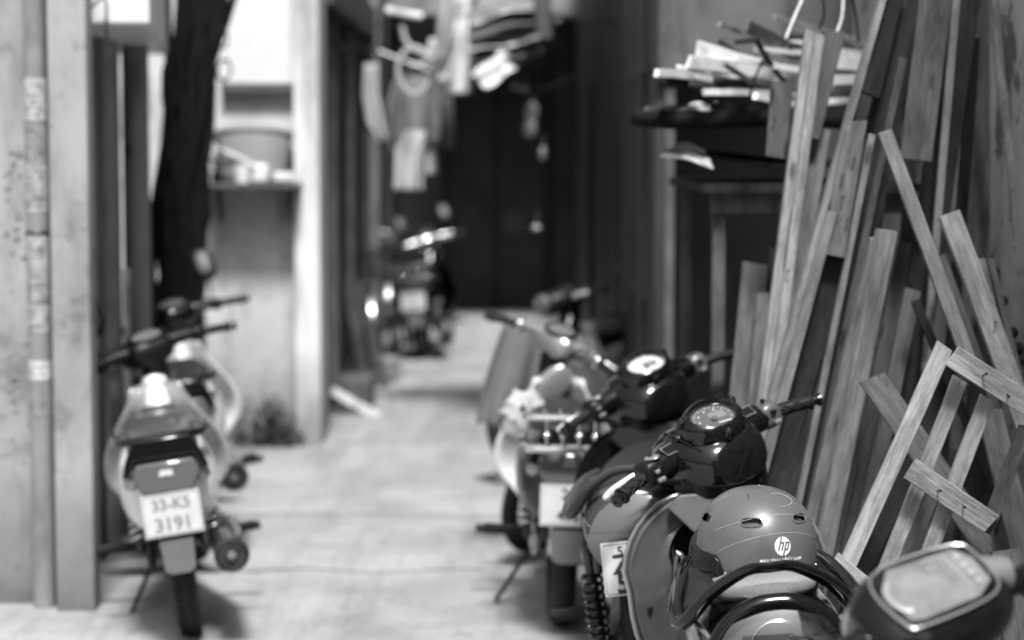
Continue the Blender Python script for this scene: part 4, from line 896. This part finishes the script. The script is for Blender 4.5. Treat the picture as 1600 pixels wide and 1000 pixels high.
# wires over the pile
for i, pts in enumerate((((1262, -20), (1240, 30), (1228, 60)), ((1282, -20), (1288, 20), (1280, 45)), ((1318, -20), (1316, 24), (1308, 50)), ((1330, -20), (1338, 30), (1342, 66)), ((1200, 80), (1180, 120), (1172, 150)))):
    b = MB(); b.tube([at(x, y, 6.7) for x, y in pts], .004, 6, 4)
    tag(b.build('loose_wire', M_scrap_white if i in (0, 2) else M_cable), ['pale curved wire left of the others above the scrap pile', 'dark short wire dipping behind the grooved batten', 'pale straight wire hanging above the notched board', 'dark wire right of the pale wires above the pile', 'thin wire dangling down the face of the scrap pile'][i], 'wire', 'wires above the scrap pile')

# ------------------------------------------------------------------ laundry and clutter overhead
def cloth(name, label, pts, d, m_, group=None, cat='cloth', th=.01, amp=.035, seed=1, parent=None):
    """pts: outline rows [(y, xl, xr)] in the photo, hung at depth d"""
    rr = random.Random(seed); ph = rr.uniform(0, 6); rows = pts
    def f(u, v):
        t_ = v * (len(rows) - 1); i = min(int(t_), len(rows) - 2); q = t_ - i; y = rows[i][0] + (rows[i + 1][0] - rows[i][0]) * q; xl = rows[i][1] + (rows[i + 1][1] - rows[i][1]) * q; xr = rows[i][2] + (rows[i + 1][2] - rows[i][2]) * q
        p = at(xl + (xr - xl) * u, y, d); return p + Vector((0, amp * math.sin(9 * u + ph + 1.5 * v) * (.3 + v) - .5 * amp * math.cos(21 * u + ph) * v, 0))
    b = MB(); b.grid(f, 24, 20); o = b.build(name, m_, parent, thick=th, smooth=60)
    return tag(o, label, cat, group) if parent is None else o
b = MB(); b.tube([at(545, 60, 13.6), at(640, 96, 13.6), at(760, 120, 13.4), at(880, 60, 13.2)], .006, 6, 5); tag(b.build('washing_line', M_cable), 'sagging line carrying the washing across the alley', 'washing line')
st = thing('hanging_shirt', 'grey long sleeved shirt hanging from the washing line', 'shirt', Matrix(), 'washing hung over the alley')
cloth('shirt_body', '', [(118, 628, 690), (135, 612, 698), (180, 618, 690), (225, 620, 685)], 13.5, M_cloth_grey, parent=st, seed=2)
cloth('sleeve', '', [(125, 690, 700), (150, 686, 706), (200, 694, 710), (232, 696, 709)], 13.45, M_cloth_grey, parent=st, seed=3)
cloth('sleeve', '', [(125, 615, 628), (160, 604, 622), (200, 602, 618), (240, 612, 626)], 13.45, M_cloth_grey, parent=st, seed=4)
cloth('white_towel', 'long white towel hanging lowest below the grey shirt', [(205, 637, 664), (235, 618, 662), (270, 617, 660), (297, 616, 661)], 13.3, M_cloth_white, 'washing hung over the alley', 'towel', seed=5)
cloth('narrow_towel', 'narrow white cloth right behind the long white towel', [(150, 664, 672), (210, 664, 678), (260, 666, 682), (272, 664, 680)], 13.6, M_cloth_white, 'washing hung over the alley', 'towel', seed=6)
cloth('white_shirt', 'bunched white shirt hung high over the middle of the alley', [(-20, 690, 735), (50, 690, 732), (90, 692, 740), (120, 694, 738), (147, 686, 738)], 13.0, M_cloth_white, 'washing hung over the alley', 'shirt', seed=7)
cloth('draped_cloth', 'pale rag draped at the top beside the rope coil', [(-20, 690, 716), (30, 684, 708), (70, 680, 700), (100, 670, 688)], 12.8, M_cloth_mid, 'washing hung over the alley', 'cloth', seed=8)
cloth('crumpled_shirt', 'second crumpled white shirt bunched left of the high white shirt', [(60, 672, 700), (85, 668, 704), (112, 676, 700), (126, 684, 696)], 12.85, M_cloth_white, 'washing hung over the alley', 'shirt', amp=.06, seed=15)
cloth('dark_cloth', 'dull cloth hanging between the white shirts and the awning', [(-20, 728, 748), (40, 726, 750), (80, 730, 744), (96, 734, 742)], 13.1, M_cloth_grey, 'washing hung over the alley', 'cloth', amp=.05, seed=16)
for k_, (p_, lb_) in enumerate((([(520, -10), (590, 40), (700, 30), (850, -10)], 'upper thin wire sagging over the washing'), ([(500, 60), (560, 78), (650, 60), (740, -10)], 'thin wire rising right over the rope loop'), ([(700, -10), (760, 150), (900, 120)], 'dark wire looping down under the awning'))):
    b = MB(); b.tube([at(x, y, 12.9 + .1 * k_) for x, y in p_], .007, 6, 6); tag(b.build('overhead_wire', M_cable), lb_, 'wire')
cloth('hanging_bag', 'pale cloth strip hanging at the left near the door lintel', [(100, 570, 590), (150, 566, 592), (190, 572, 600), (220, 592, 606)], 14.0, M_cloth_mid, 'washing hung over the alley', 'cloth', seed=9)
b = MB(); b.tube([at(x, y, 12.9) for x, y in ((628, 40), (635, 66), (660, 84), (690, 96), (672, 128), (645, 148), (622, 118), (630, 84), (655, 76), (690, 100), (700, 60), (712, 10))], .016, 8, 6); tag(b.build('rope_coil', M_cloth_mid), 'loop of thick pale rope hanging above the shirt', 'rope')
b = MB(); b.tube([at(603, 16, 12.9), at(660, 26, 12.9)], .022, 10, 1); tag(b.build('hanger_rod', M_scrap_white), 'short pale rod at the top above the rope loop', 'rod')
b = MB(); b.tube([at(592, 80, 13.2), at(700, 120, 13.1)], .008, 8, 1); b.tube([at(640, 105, 13.2), at(690, 88, 13.1)], .008, 8, 1); tag(b.build('clothes_hanger', M_scrap_white), 'thin pale hanger sticks crossing behind the rope loop', 'hanger')
sheets = [('upper corrugated sheet of the right awning', [(735, 34, 12.6), (845, 14, 12.6), (846, -30, 13.4), (735, -10, 13.4)], M_tin), ('second awning sheet under the upper one', [(730, 58, 12.4), (845, 34, 12.4), (845, 16, 13.2), (735, 34, 13.2)], M_wood),
          ('third awning sheet showing a dark shaded edge', [(735, 84, 12.3), (845, 60, 12.3), (845, 44, 13.1), (738, 60, 13.1)], M_tin), ('pale board slanting down at the awning corner', [(733, 116, 12.0), (762, 140, 12.0), (848, 76, 12.6), (822, 48, 12.6)], M_scrap_white), ('lowest narrow awning board', [(740, 100, 12.2), (820, 84, 12.3), (842, 62, 12.8), (742, 78, 12.9)], M_wood)]
for i, (lb, cs, m_) in enumerate(sheets): tag(sheetp('awning_sheet', lb, cs, m_, .012, .012, seed=20 + i), None, None, 'sheets of the makeshift awning')
b = MB(); b.tube([(.63, 12.9, 2.42), at(735, 12, 13.0)], .015, 8, 1); tag(b.build('awning_bracket', M_cable), 'dark bracket holding the awning off the right house front', 'bracket')
b = MB(); b.tube([at(846, -20, 12.4), at(850, 60, 12.4)], .05, 10, 1); tag(b.build('awning_post', M_dark_wall), 'dark hanging post at the right end of the awning', 'post')
rr = random.Random(4)
for i, (x, y, lb) in enumerate(((806, 134, 'small shiny tin hanging below the pale awning board'), (820, 138, 'second shiny tin right of the small hanging tin'), (830, 175, 'crumpled pale bag hanging by the dark house front'), (828, 198, 'lower crumpled bag hanging by the dark house front'), (848, 240, 'bright metal lamp bracket on the far house front'), (872, 32, 'shiny cup hung high beside the awning'), (838, 356, 'small bright wing mirror of a hidden far motorbike'))):
    b = MB(); r_ = .04 if i in (2, 3) else .025; b.ell((0, 0, 0), (r_ * (1.5 if i == 6 else 1), r_, r_ * (1.6 if i in (2, 3, 4) else .7)), T(at(x, y, 13.2 if x > 0 else 0)), nu=14, nv=8, e=2.4); b.tube([at(x, y - 6, 13.2), at(x + 3, y - 26, 13.25)], .004, 6, 1)
    b.v = [v + Vector([rr.uniform(-1, 1) * r_ * .12 for _ in range(3)]) for v in b.v]
    tag(b.build('hanging_tin' if i not in (2, 3) else 'hanging_bag', M_silver if i not in (2, 3) else M_cloth_mid), lb, 'hanging item')
# clutter at the left foot of the far wall
for p0, p1, wp, d, lb, m_ in (((542, 430), (572, 600), 18, 14.4, 'tall board leaning on the dim shopfront', M_wood), ((558, 440), (598, 590), 14, 14.8, 'narrower board leaning next to the tall one', M_wood), ((519, 610), (592, 652), 13, 13.2, 'pale plank sloping down over the low wooden box', M_scrap_white)):
    plank(lb, p0, p1, wp, d, d - (.0 if wp != 13 else 0), m_, group='boards by the dim shopfront', ground=(wp != 13))
b = MB(); b.box((-1.0, 13.55, .11), (.22, .5, .20), b=.006); tag(b.build('low_wooden_box', M_wood, smooth=0), 'low wooden box at the foot of the corner pillar', 'box')
b = MB(T(at(603, 573, 15.2) * 1)); b.lathe([(.001, -.08), (.09, -.08), (.11, .06), (.10, .07), (.001, .07)], 20); tag(b.build('small_bucket', M_tub), 'small pale bucket standing before the leaning boards', 'bucket')
# weeds / soot clump at the pillar foot
wd = thing('weed_clump', 'dark scruffy weeds growing at the foot of the pale wall', 'weeds', T((-1.36, 11.82, 0)))
b = MB(); rr = random.Random(3)
for i in range(90):
    a = rr.uniform(0, 6.28); q = rr.uniform(0, .20); x, y = q * math.cos(a), q * math.sin(a) * .4; h = rr.uniform(.05, .5) ** 1.3 * (1 - q * 2.5); l_ = rr.uniform(.01, .03)
    p = Vector((x + rr.uniform(-.05, .05), y, h)); b.tube([(x, y, 0), (x, y, h * .5), p], .0025, 4, 1)
    for j in range(4):
        c = Vector((x, y, 0)).lerp(p, rr.uniform(.3, 1)); d1 = Vector([rr.uniform(-1, 1) for _ in range(3)]).normalized() * l_; d2 = Vector([rr.uniform(-1, 1) for _ in range(3)]).normalized() * l_ * .6; b.add([c, c + d1 + d2, c + d1 * 2, c + d1 - d2], [(0, 1, 2, 3)])
b.build('leaves', mat('dark_leaf', .05, .7, noise=.3, nscale=10), wd, smooth=0)
# ------------------------------------------------------------------ vehicles in place
A_root, A_H = scooter('glossy black scooter nearest the camera, helmet resting on its seat', .605, 4.47, 0, 6, 33)
C_root, C_H = scooter('black scooter with a white dial parked just beyond the helmet scooter', .435, 5.80, 6, 7, 33, dial_white=True, fine=False, cowl=M_grey_dark,
        plate_lines=[('5', .034, -.045, .034), ('Z', .07, -.045, -.012), ('5', .07, -.045, -.062)])
M_pearl = mat('pearl_silver_paint', .5, .28, .35, .4, noise=.06, nscale=5)
D_root, D_H = underbone('pale step-through motorbike with a chrome rear rack in the right row', .165, 7.35, -1, -2, -42, body=M_grey_dark, rear=M_grey_dark, shield=M_white, rack='chrome', mirrors=('R',), mirror_down=True, headm=M_silver, seat=M_seat, plate_lines=[('29', .05, 0, .02), ('402', .05, 0, -.05)])
G_root, G_H = underbone('white step-through motorbike parked alone against the left wall', -1.10, 7.22, -10, 8, 20, seat=M_seat_grey, rear=M_grey_dark, shield=M_pearl, mirrors=('L',), fine=True, plate_lines=[('33-K5', .052, 0, .016), ('3191', .062, 0, -.052)])
Hh_root, _ = underbone('dark motorbike with a raised mirror behind the white left one', -1.30, 8.9, -8, 8, 15, body=M_white, shield=M_white, headm=M_black_gloss, mirrors=('R',))
E_root, _ = underbone('grey motorbike turned across the alley behind the chrome rack one', .50, 11.7, 199, 6, -50, body=M_grey_plastic, shield=M_grey_plastic, mirrors=())
I_root, _ = underbone('dark motorbike parked far back before the black end wall', -.70, 16.9, 5, 5, 25, body=M_black_gloss, shield=M_black_gloss, rear=M_black, headm=M_chrome_worn, rack='chrome', plate_lines=[('54', .05, 0, .02), ('18', .05, 0, -.05)], mirrors=('L', 'R'))

# nearest bike at the bottom right: only its front end is in view
B_root, B_H = underbone('silver-dialled motorbike cut off by the bottom right corner', .65, 2.42, 5, 4, 30, body=M_black_gloss, shield=M_black_gloss, headm=M_black_gloss, mirrors=(), lever=M_black)
DF = B_H @ face((-.02, -.01, .058), (-.55, 0, .8))
b = MB(DF); b.prism([(-.095, -.055), (-.07, -.07), (.05, -.07), (.095, -.045), (.10, .02), (.08, .06), (-.06, .07), (-.10, .03)], -.03, .012); pn = b.build('dial_panel', M_black_gloss, B_root, bevel=.012); b = MB(DF); b.tube([(x * .97, y * .97, .011) for x, y in [(-.095, -.055), (-.07, -.07), (.05, -.07), (.095, -.045), (.10, .02), (.08, .06), (-.06, .07), (-.10, .03)]], .0022, 8, 3, closed=True); b.build('panel_rim', M_silver, pn); b = MB(DF); b.ell((.0, -.0, -.045), (.135, .10, .055), e=2.6, nu=32); b.build('panel_cowl', M_black_gloss, B_root)
b = MB(DF); b.prism([(-.082, -.048), (-.06, -.058), (.045, -.058), (.082, -.036), (.086, .018), (.07, .048), (-.052, .058), (-.085, .024)], .012, .0135); b.build('panel_face', M_panel, pn, smooth=0) if False else b.build('panel_face', mat('grey_panel_face', .24, .16, .3, .8, noise=.3, nscale=22), pn, smooth=0)
b = MB(DF)
b.box((.045, .0, .0145), (.003, .09, .001)); b.tube([(-.055 + .03 * math.cos(R(a)), .0 + .035 * math.sin(R(a)), .0145) for a in range(110, 251, 20)], .006, 6, 1, sq=.3)  # arc tube is a crescent highlight modelled as a pale shape
for i in range(4): b.box((.064, -.03 + .02 * i, .0145), (.011, .011, .001), b=.0)
b.tube([(.0, .02, .0145), (.03, .02, .0145), (.03, .04, .0145), (.0, .04, .0145)], .0012, 5, 1, closed=True); b.build('panel_marks_and_glint', M_tin, pn, smooth=0)
b = MB(B_H); b.tube([(-.0, -.05, .035), (.0, -.10, .04), (-.005, -.155, .03)], [.035, .034, .028], 14); b.build('chrome_shroud', M_silver, B_root)

# bicycles beside the far motorbike
def bicycle(label, X, Y, heading, lean):
    root = thing('parked_bicycle', label, 'bicycle', bike_matrix(X, Y, heading, lean))
    for x in (0, 1.02):
        b = MB(T((x, 0, .33)) @ Rx(90)); b.torus(.31, .012, 40, 8); 
        for i in range(20):
            a = 2 * math.pi * i / 20; b.tube([(.02 * math.cos(a + .8), .02 * math.sin(a + .8), .02 * (-1) ** i), (.30 * math.cos(a), .30 * math.sin(a), 0)], .0016, 4, 1)
        w_ = b.build('wheel', M_chrome_worn, root); b = MB(T((x, 0, .33)) @ Rx(90)); b.torus(.325, .019, 40, 8); b.build('tyre', M_rubber, w_)
        b = MB(T((x, 0, .33))); b.grid(lambda u, v: (.355 * math.cos(R(20 + 150 * u)), (v - .5) * .05, .355 * math.sin(R(20 + 150 * u))), 18, 3); b.build('mudguard', M_chrome_worn, root, thick=.003)
    b = MB(); b.tube([(0, 0, .33), (.42, 0, .30), (.85, 0, .78)], .016, 8, 1); b.tube([(.42, 0, .30), (.30, 0, .82)], .016, 8, 1); b.tube([(0, 0, .33), (.32, 0, .72), (.84, 0, .82)], .013, 8, 1); b.tube([(.82, 0, .92), (.88, 0, .70), (1.02, 0, .33)], .014, 8, 1); b.build('frame', M_dark_metal, root)
    b = MB(); b.loftx([(.14, .88, .03, .01), (.18, .885, .085, .03), (.28, .89, .07, .03), (.42, .89, .02, .015)], 16); b.build('saddle', M_seat, root)
    b = MB(); b.tube([(.62, .30, .98), (.78, .24, 1.0), (.82, 0, .96), (.78, -.24, 1.0), (.62, -.30, .98)], .012, 10); b.build('handlebar', M_chrome, root)
    b = MB(); b.box((-.05, 0, .70), (.34, .13, .012)); b.tube([(-.1, .06, .70), (0, .06, .35)], .006, 6, 1); b.tube([(-.1, -.06, .70), (0, -.06, .35)], .006, 6, 1); b.build('carrier', M_chrome_worn, root)
    b = MB(); b.tube([(.42, .05, .30), (.50, .06, .16), (.50, .14, .16)], .009, 8, 1); b.tube([(.42, -.05, .30), (.34, -.06, .44), (.34, -.14, .44)], .009, 8, 1); b.torus(.09, .006, 24, 6, T((.42, 0, .30)) @ Rx(90)); b.build('crank', M_dark_metal, root)
    return root
bicycle('old bicycle with shiny mudguards wedged left of the far motorbike', -.98, 15.5, -2, 4)
bicycle('second old bicycle standing behind the first by the pale post', -.93, 17.2, 3, 5)

M_grey_cape = mat('grey_cape', .16, .6, 0, 0, noise=.15, nscale=5)
cloth('rain_cape', 'dull grey rain cape draped over the front of the chrome rack motorbike', [(505, 788, 852), (550, 772, 856), (600, 757, 850), (640, 748, 840), (662, 744, 836)], 8.75, M_grey_cape, None, 'rain cape', amp=.03, seed=31)
# white plastic bag on the rack bike
b = MB(T(at(818, 652, 7.7))); b.ell((0, 0, 0), (.085, .07, .10), nu=28, nv=16)
rr = random.Random(2); b.v = [v + Vector((0, 0, 0)) + (v - at(818, 652, 7.7)) * (.16 * math.sin(17 * v.x * 6 + 5 * v.z * 9) * math.cos(v.z * 61 + v.y * 40)) for v in b.v]
tag(b.build('plastic_bag', M_cloth_mid), 'knotted white plastic bag hanging on the chrome rack motorbike', 'bag')
wallbox('rear_sky_blocker', 'unseen plain wall added behind the viewer to block sky light', -3, 3, -8, -7.6, -.02, 6.5, M_plaster)  # unseen wall, added to narrow the sky and deepen contrast
# ------------------------------------------------------------------ helmet
HM = T(at(1183, 893, 4.53)) @ Rz(16) @ Ry(-2)
hel = thing('grey_helmet', 'satin grey half helmet with a round white badge on the scooter seat', 'helmet', HM)
M_helmet = mat('satin_grey_helmet', .14, .38, .3, .35, noise=.05, nscale=6, extra=streaks(18, .35, .46, .9, 1.02, (1, 1, .35)))
HA, HB, Z0, HT = .126, .140, .055, .130
def hp(az, z, off=0):
    if z >= Z0: q = max(0, 1 - ((z - Z0) / HT) ** 2.25) ** (1 / 2.25)
    else: q = 1 - .10 * ((Z0 - z) / .09) ** 2
    a = R(az); p = Vector(((HA * q) * math.sin(a), -(HB * q) * math.cos(a), z))
    if off:
        n = Vector((p.x / HA ** 2, p.y / HB ** 2, max(0, (z - Z0)) / HT ** 2)).normalized(); p += n * off
    return p
def sm(t): t = max(0, min(1, t)); return t * t * (3 - 2 * t)
def rim(az):
    a = abs((az + 180) % 360 - 180)
    return -.018 + .075 * sm((a - 50) / 16) - .035 * sm((a - 118) / 25) + .018 * sm((a - 20) / 30) * 0
def hz(az, v):
    r0 = rim(az); t_ = v; ang = t_ * math.pi / 2
    return r0 + (Z0 + HT - r0) * (math.sin(ang) ** 1.0)
VENT = [(-29, .129), (31, .129)]
NU, NV = 180, 60
V = []; F = []
for i in range(NU):
    az = -180 + 360 * i / NU
    for j in range(NV + 1): V.append(hp(az, hz(az, j / NV * .998)))
def in_vent(az, z):
    for a0, z0 in VENT + [(-95, .125), (95, .125)]:
        dx = (az - a0) / 11.5; dz = (z - z0 - (abs(az - a0) * 0)) / .0085
        if abs(dx) ** 3 + abs(dz) ** 3 < 1: return True
    return False
for i in range(NU):
    for j in range(NV):
        a, b_, c, d = i * (NV + 1) + j, ((i + 1) % NU) * (NV + 1) + j, ((i + 1) % NU) * (NV + 1) + j + 1, i * (NV + 1) + j + 1
        az = -180 + 360 * (i + .5) / NU; z = (V[a].z + V[c].z) / 2
        if not in_vent(az, z): F.append((a, b_, c, d))
b = MB(); b.add(V, F); sh_ = b.build('shell', M_helmet, hel, smooth=60)
# liner inside, visible through vents and under the edge
b = MB(); b.grid(lambda u, v: hp(-180 + 360 * u, rim(-180 + 360 * u) + .006 + (Z0 + HT - .012 - rim(-180 + 360 * u)) * math.sin(v * math.pi / 2), -.010) * 1.0, 72, 20)
b.build('liner', mat('grey_foam_liner', .10, .7, noise=.1, nscale=20), hel)
b = MB()
for a0, z0 in VENT:
    pts = []
    for i in range(28):
        t_ = 2 * math.pi * i / 28; pts.append(hp(a0 + 11.5 * math.copysign(abs(math.cos(t_)) ** .66, math.cos(t_)), z0 + .0085 * math.copysign(abs(math.sin(t_)) ** .66, math.sin(t_)), .0008))
    b.tube(pts, .0019, 6, 1, closed=True); b.build('vent_rim', M_helmet, hel); b = MB()
M_hline = mat('pale_decal_line', .42, .4)
b = MB()
def arc(zc, k, a0, a1, r_=.0006, p=2): b.tube([hp(a, zc - k * abs(a) ** p, .0004) for a in range(a0, a1 + 1, 3)], r_, 5, 1)
arc(.142, .0000072, -72, 72); arc(.1065, .0000105, -66, 60)
b.tube([hp(20 + 26 * math.cos(R(q)), .166 + .011 * math.sin(R(q)), .0004) for q in range(-110, 120, 10)], .0006, 5, 1)
b.build('decal_line', M_hline, hel)
b = MB()
for a0 in (-38,): b.tube([hp(a0 - 6, .1775, .0004), hp(a0, .174, .0004), hp(a0 + 2, .168, .0004)], .0007, 5, 3)
b.build('shell_seam', M_black, hel)
def decal(b, V2, F2, az, z, off):
    k = b.add([hp(az + math.degrees(x / (HB * .97)), z + y, off) for x, y in V2], F2)
# round badge
b = MB(); n = 40; RB = .0195
V2 = [(0, 0)] + [(RB * math.cos(2 * math.pi * i / n), RB * math.sin(2 * math.pi * i / n)) for i in range(n)]; F2 = [(0, i + 1, (i + 1) % n + 1) for i in range(n)]
decal(b, V2, F2, 1, .080, .0006); bd = b.build('badge', M_dial_white, hel)
def strips(polys):
    V2 = []; F2 = []
    for poly in polys:      # (x0,y0,x1,y1) in badge units, sheared
        x0, y0, x1, y1 = poly; k = len(V2); m = 6
        for i in range(m + 1):
            y = y0 + (y1 - y0) * i / m
            for x in (x0, x1): V2.append(((x + .34 * y) * RB, y * RB))
        for i in range(m): F2.append((k + 2 * i, k + 2 * i + 1, k + 2 * i + 3, k + 2 * i + 2))
    return V2, F2
b = MB(); V2, F2 = strips([(-.50, -.46, -.32, .97), (-.33, .28, .00, .44), (-.08, -.46, .10, .40), (.24, -.97, .42, .44), (.40, .28, .68, .44), (.60, -.40, .78, .40), (.40, -.46, .72, -.30)])
decal(b, V2, F2, 1, .080, .0011); b.build('badge_letters', M_helmet_flat if False else mat('badge_grey', .06, .5), bd, smooth=0)
b = MB(); V3, F3 = text_mesh('MÁY TÍNH SỐ', .0102, .00008); V4, F4 = text_mesh('VIỆT NAM', .0102, .00008); V5, F5 = text_mesh('1', .0155, .0004)
decal(b, [(v.x - .0225, v.y) for v in V3], F3, 1, .0475, .0007); decal(b, [(v.x * .97 + .0255, v.y) for v in V4], F4, 1, .0475, .0007); decal(b, [(v.x + .0052, v.y - .002) for v in V5], F5, 1, .0475, .0007)
b.build('badge_text', M_dial_white, hel, smooth=0)
b = MB()
for a0, z in ((-56, .020), (56, .020), (-110, .04), (110, .04)): b.lathe([(.001, .003), (.002, .003), (.004, .0015), (.0042, -.002), (.001, -.002)], 12, face(hp(a0, z), hp(a0, z, .01) - hp(a0, z)))
b.build('rivet', M_chrome, hel)
b = MB()
b.tube([hp(-60, .018, .001), hp(-66, .0, .008), hp(-80, -.02, .02) + Vector((0, 0, -.01)), hp(-110, -.03, .02)], .006, 8, 4, sq=.3)
b.tube([hp(58, .014, .001), hp(68, .0, .010), hp(80, -.018, .028), hp(100, -.045, .030)], .0022, 8, 4)
b.build('strap', M_black, hel)
b = MB(); b.grid(lambda u, v: hp(-58 - 55 * u, rim(-58 - 55 * u) - .001 - .040 * v * math.sin(math.pi * min(1, u * .8 + .2)), .001 + .012 * v), 12, 5); b.build('ear_pad', M_black, hel, thick=.006)
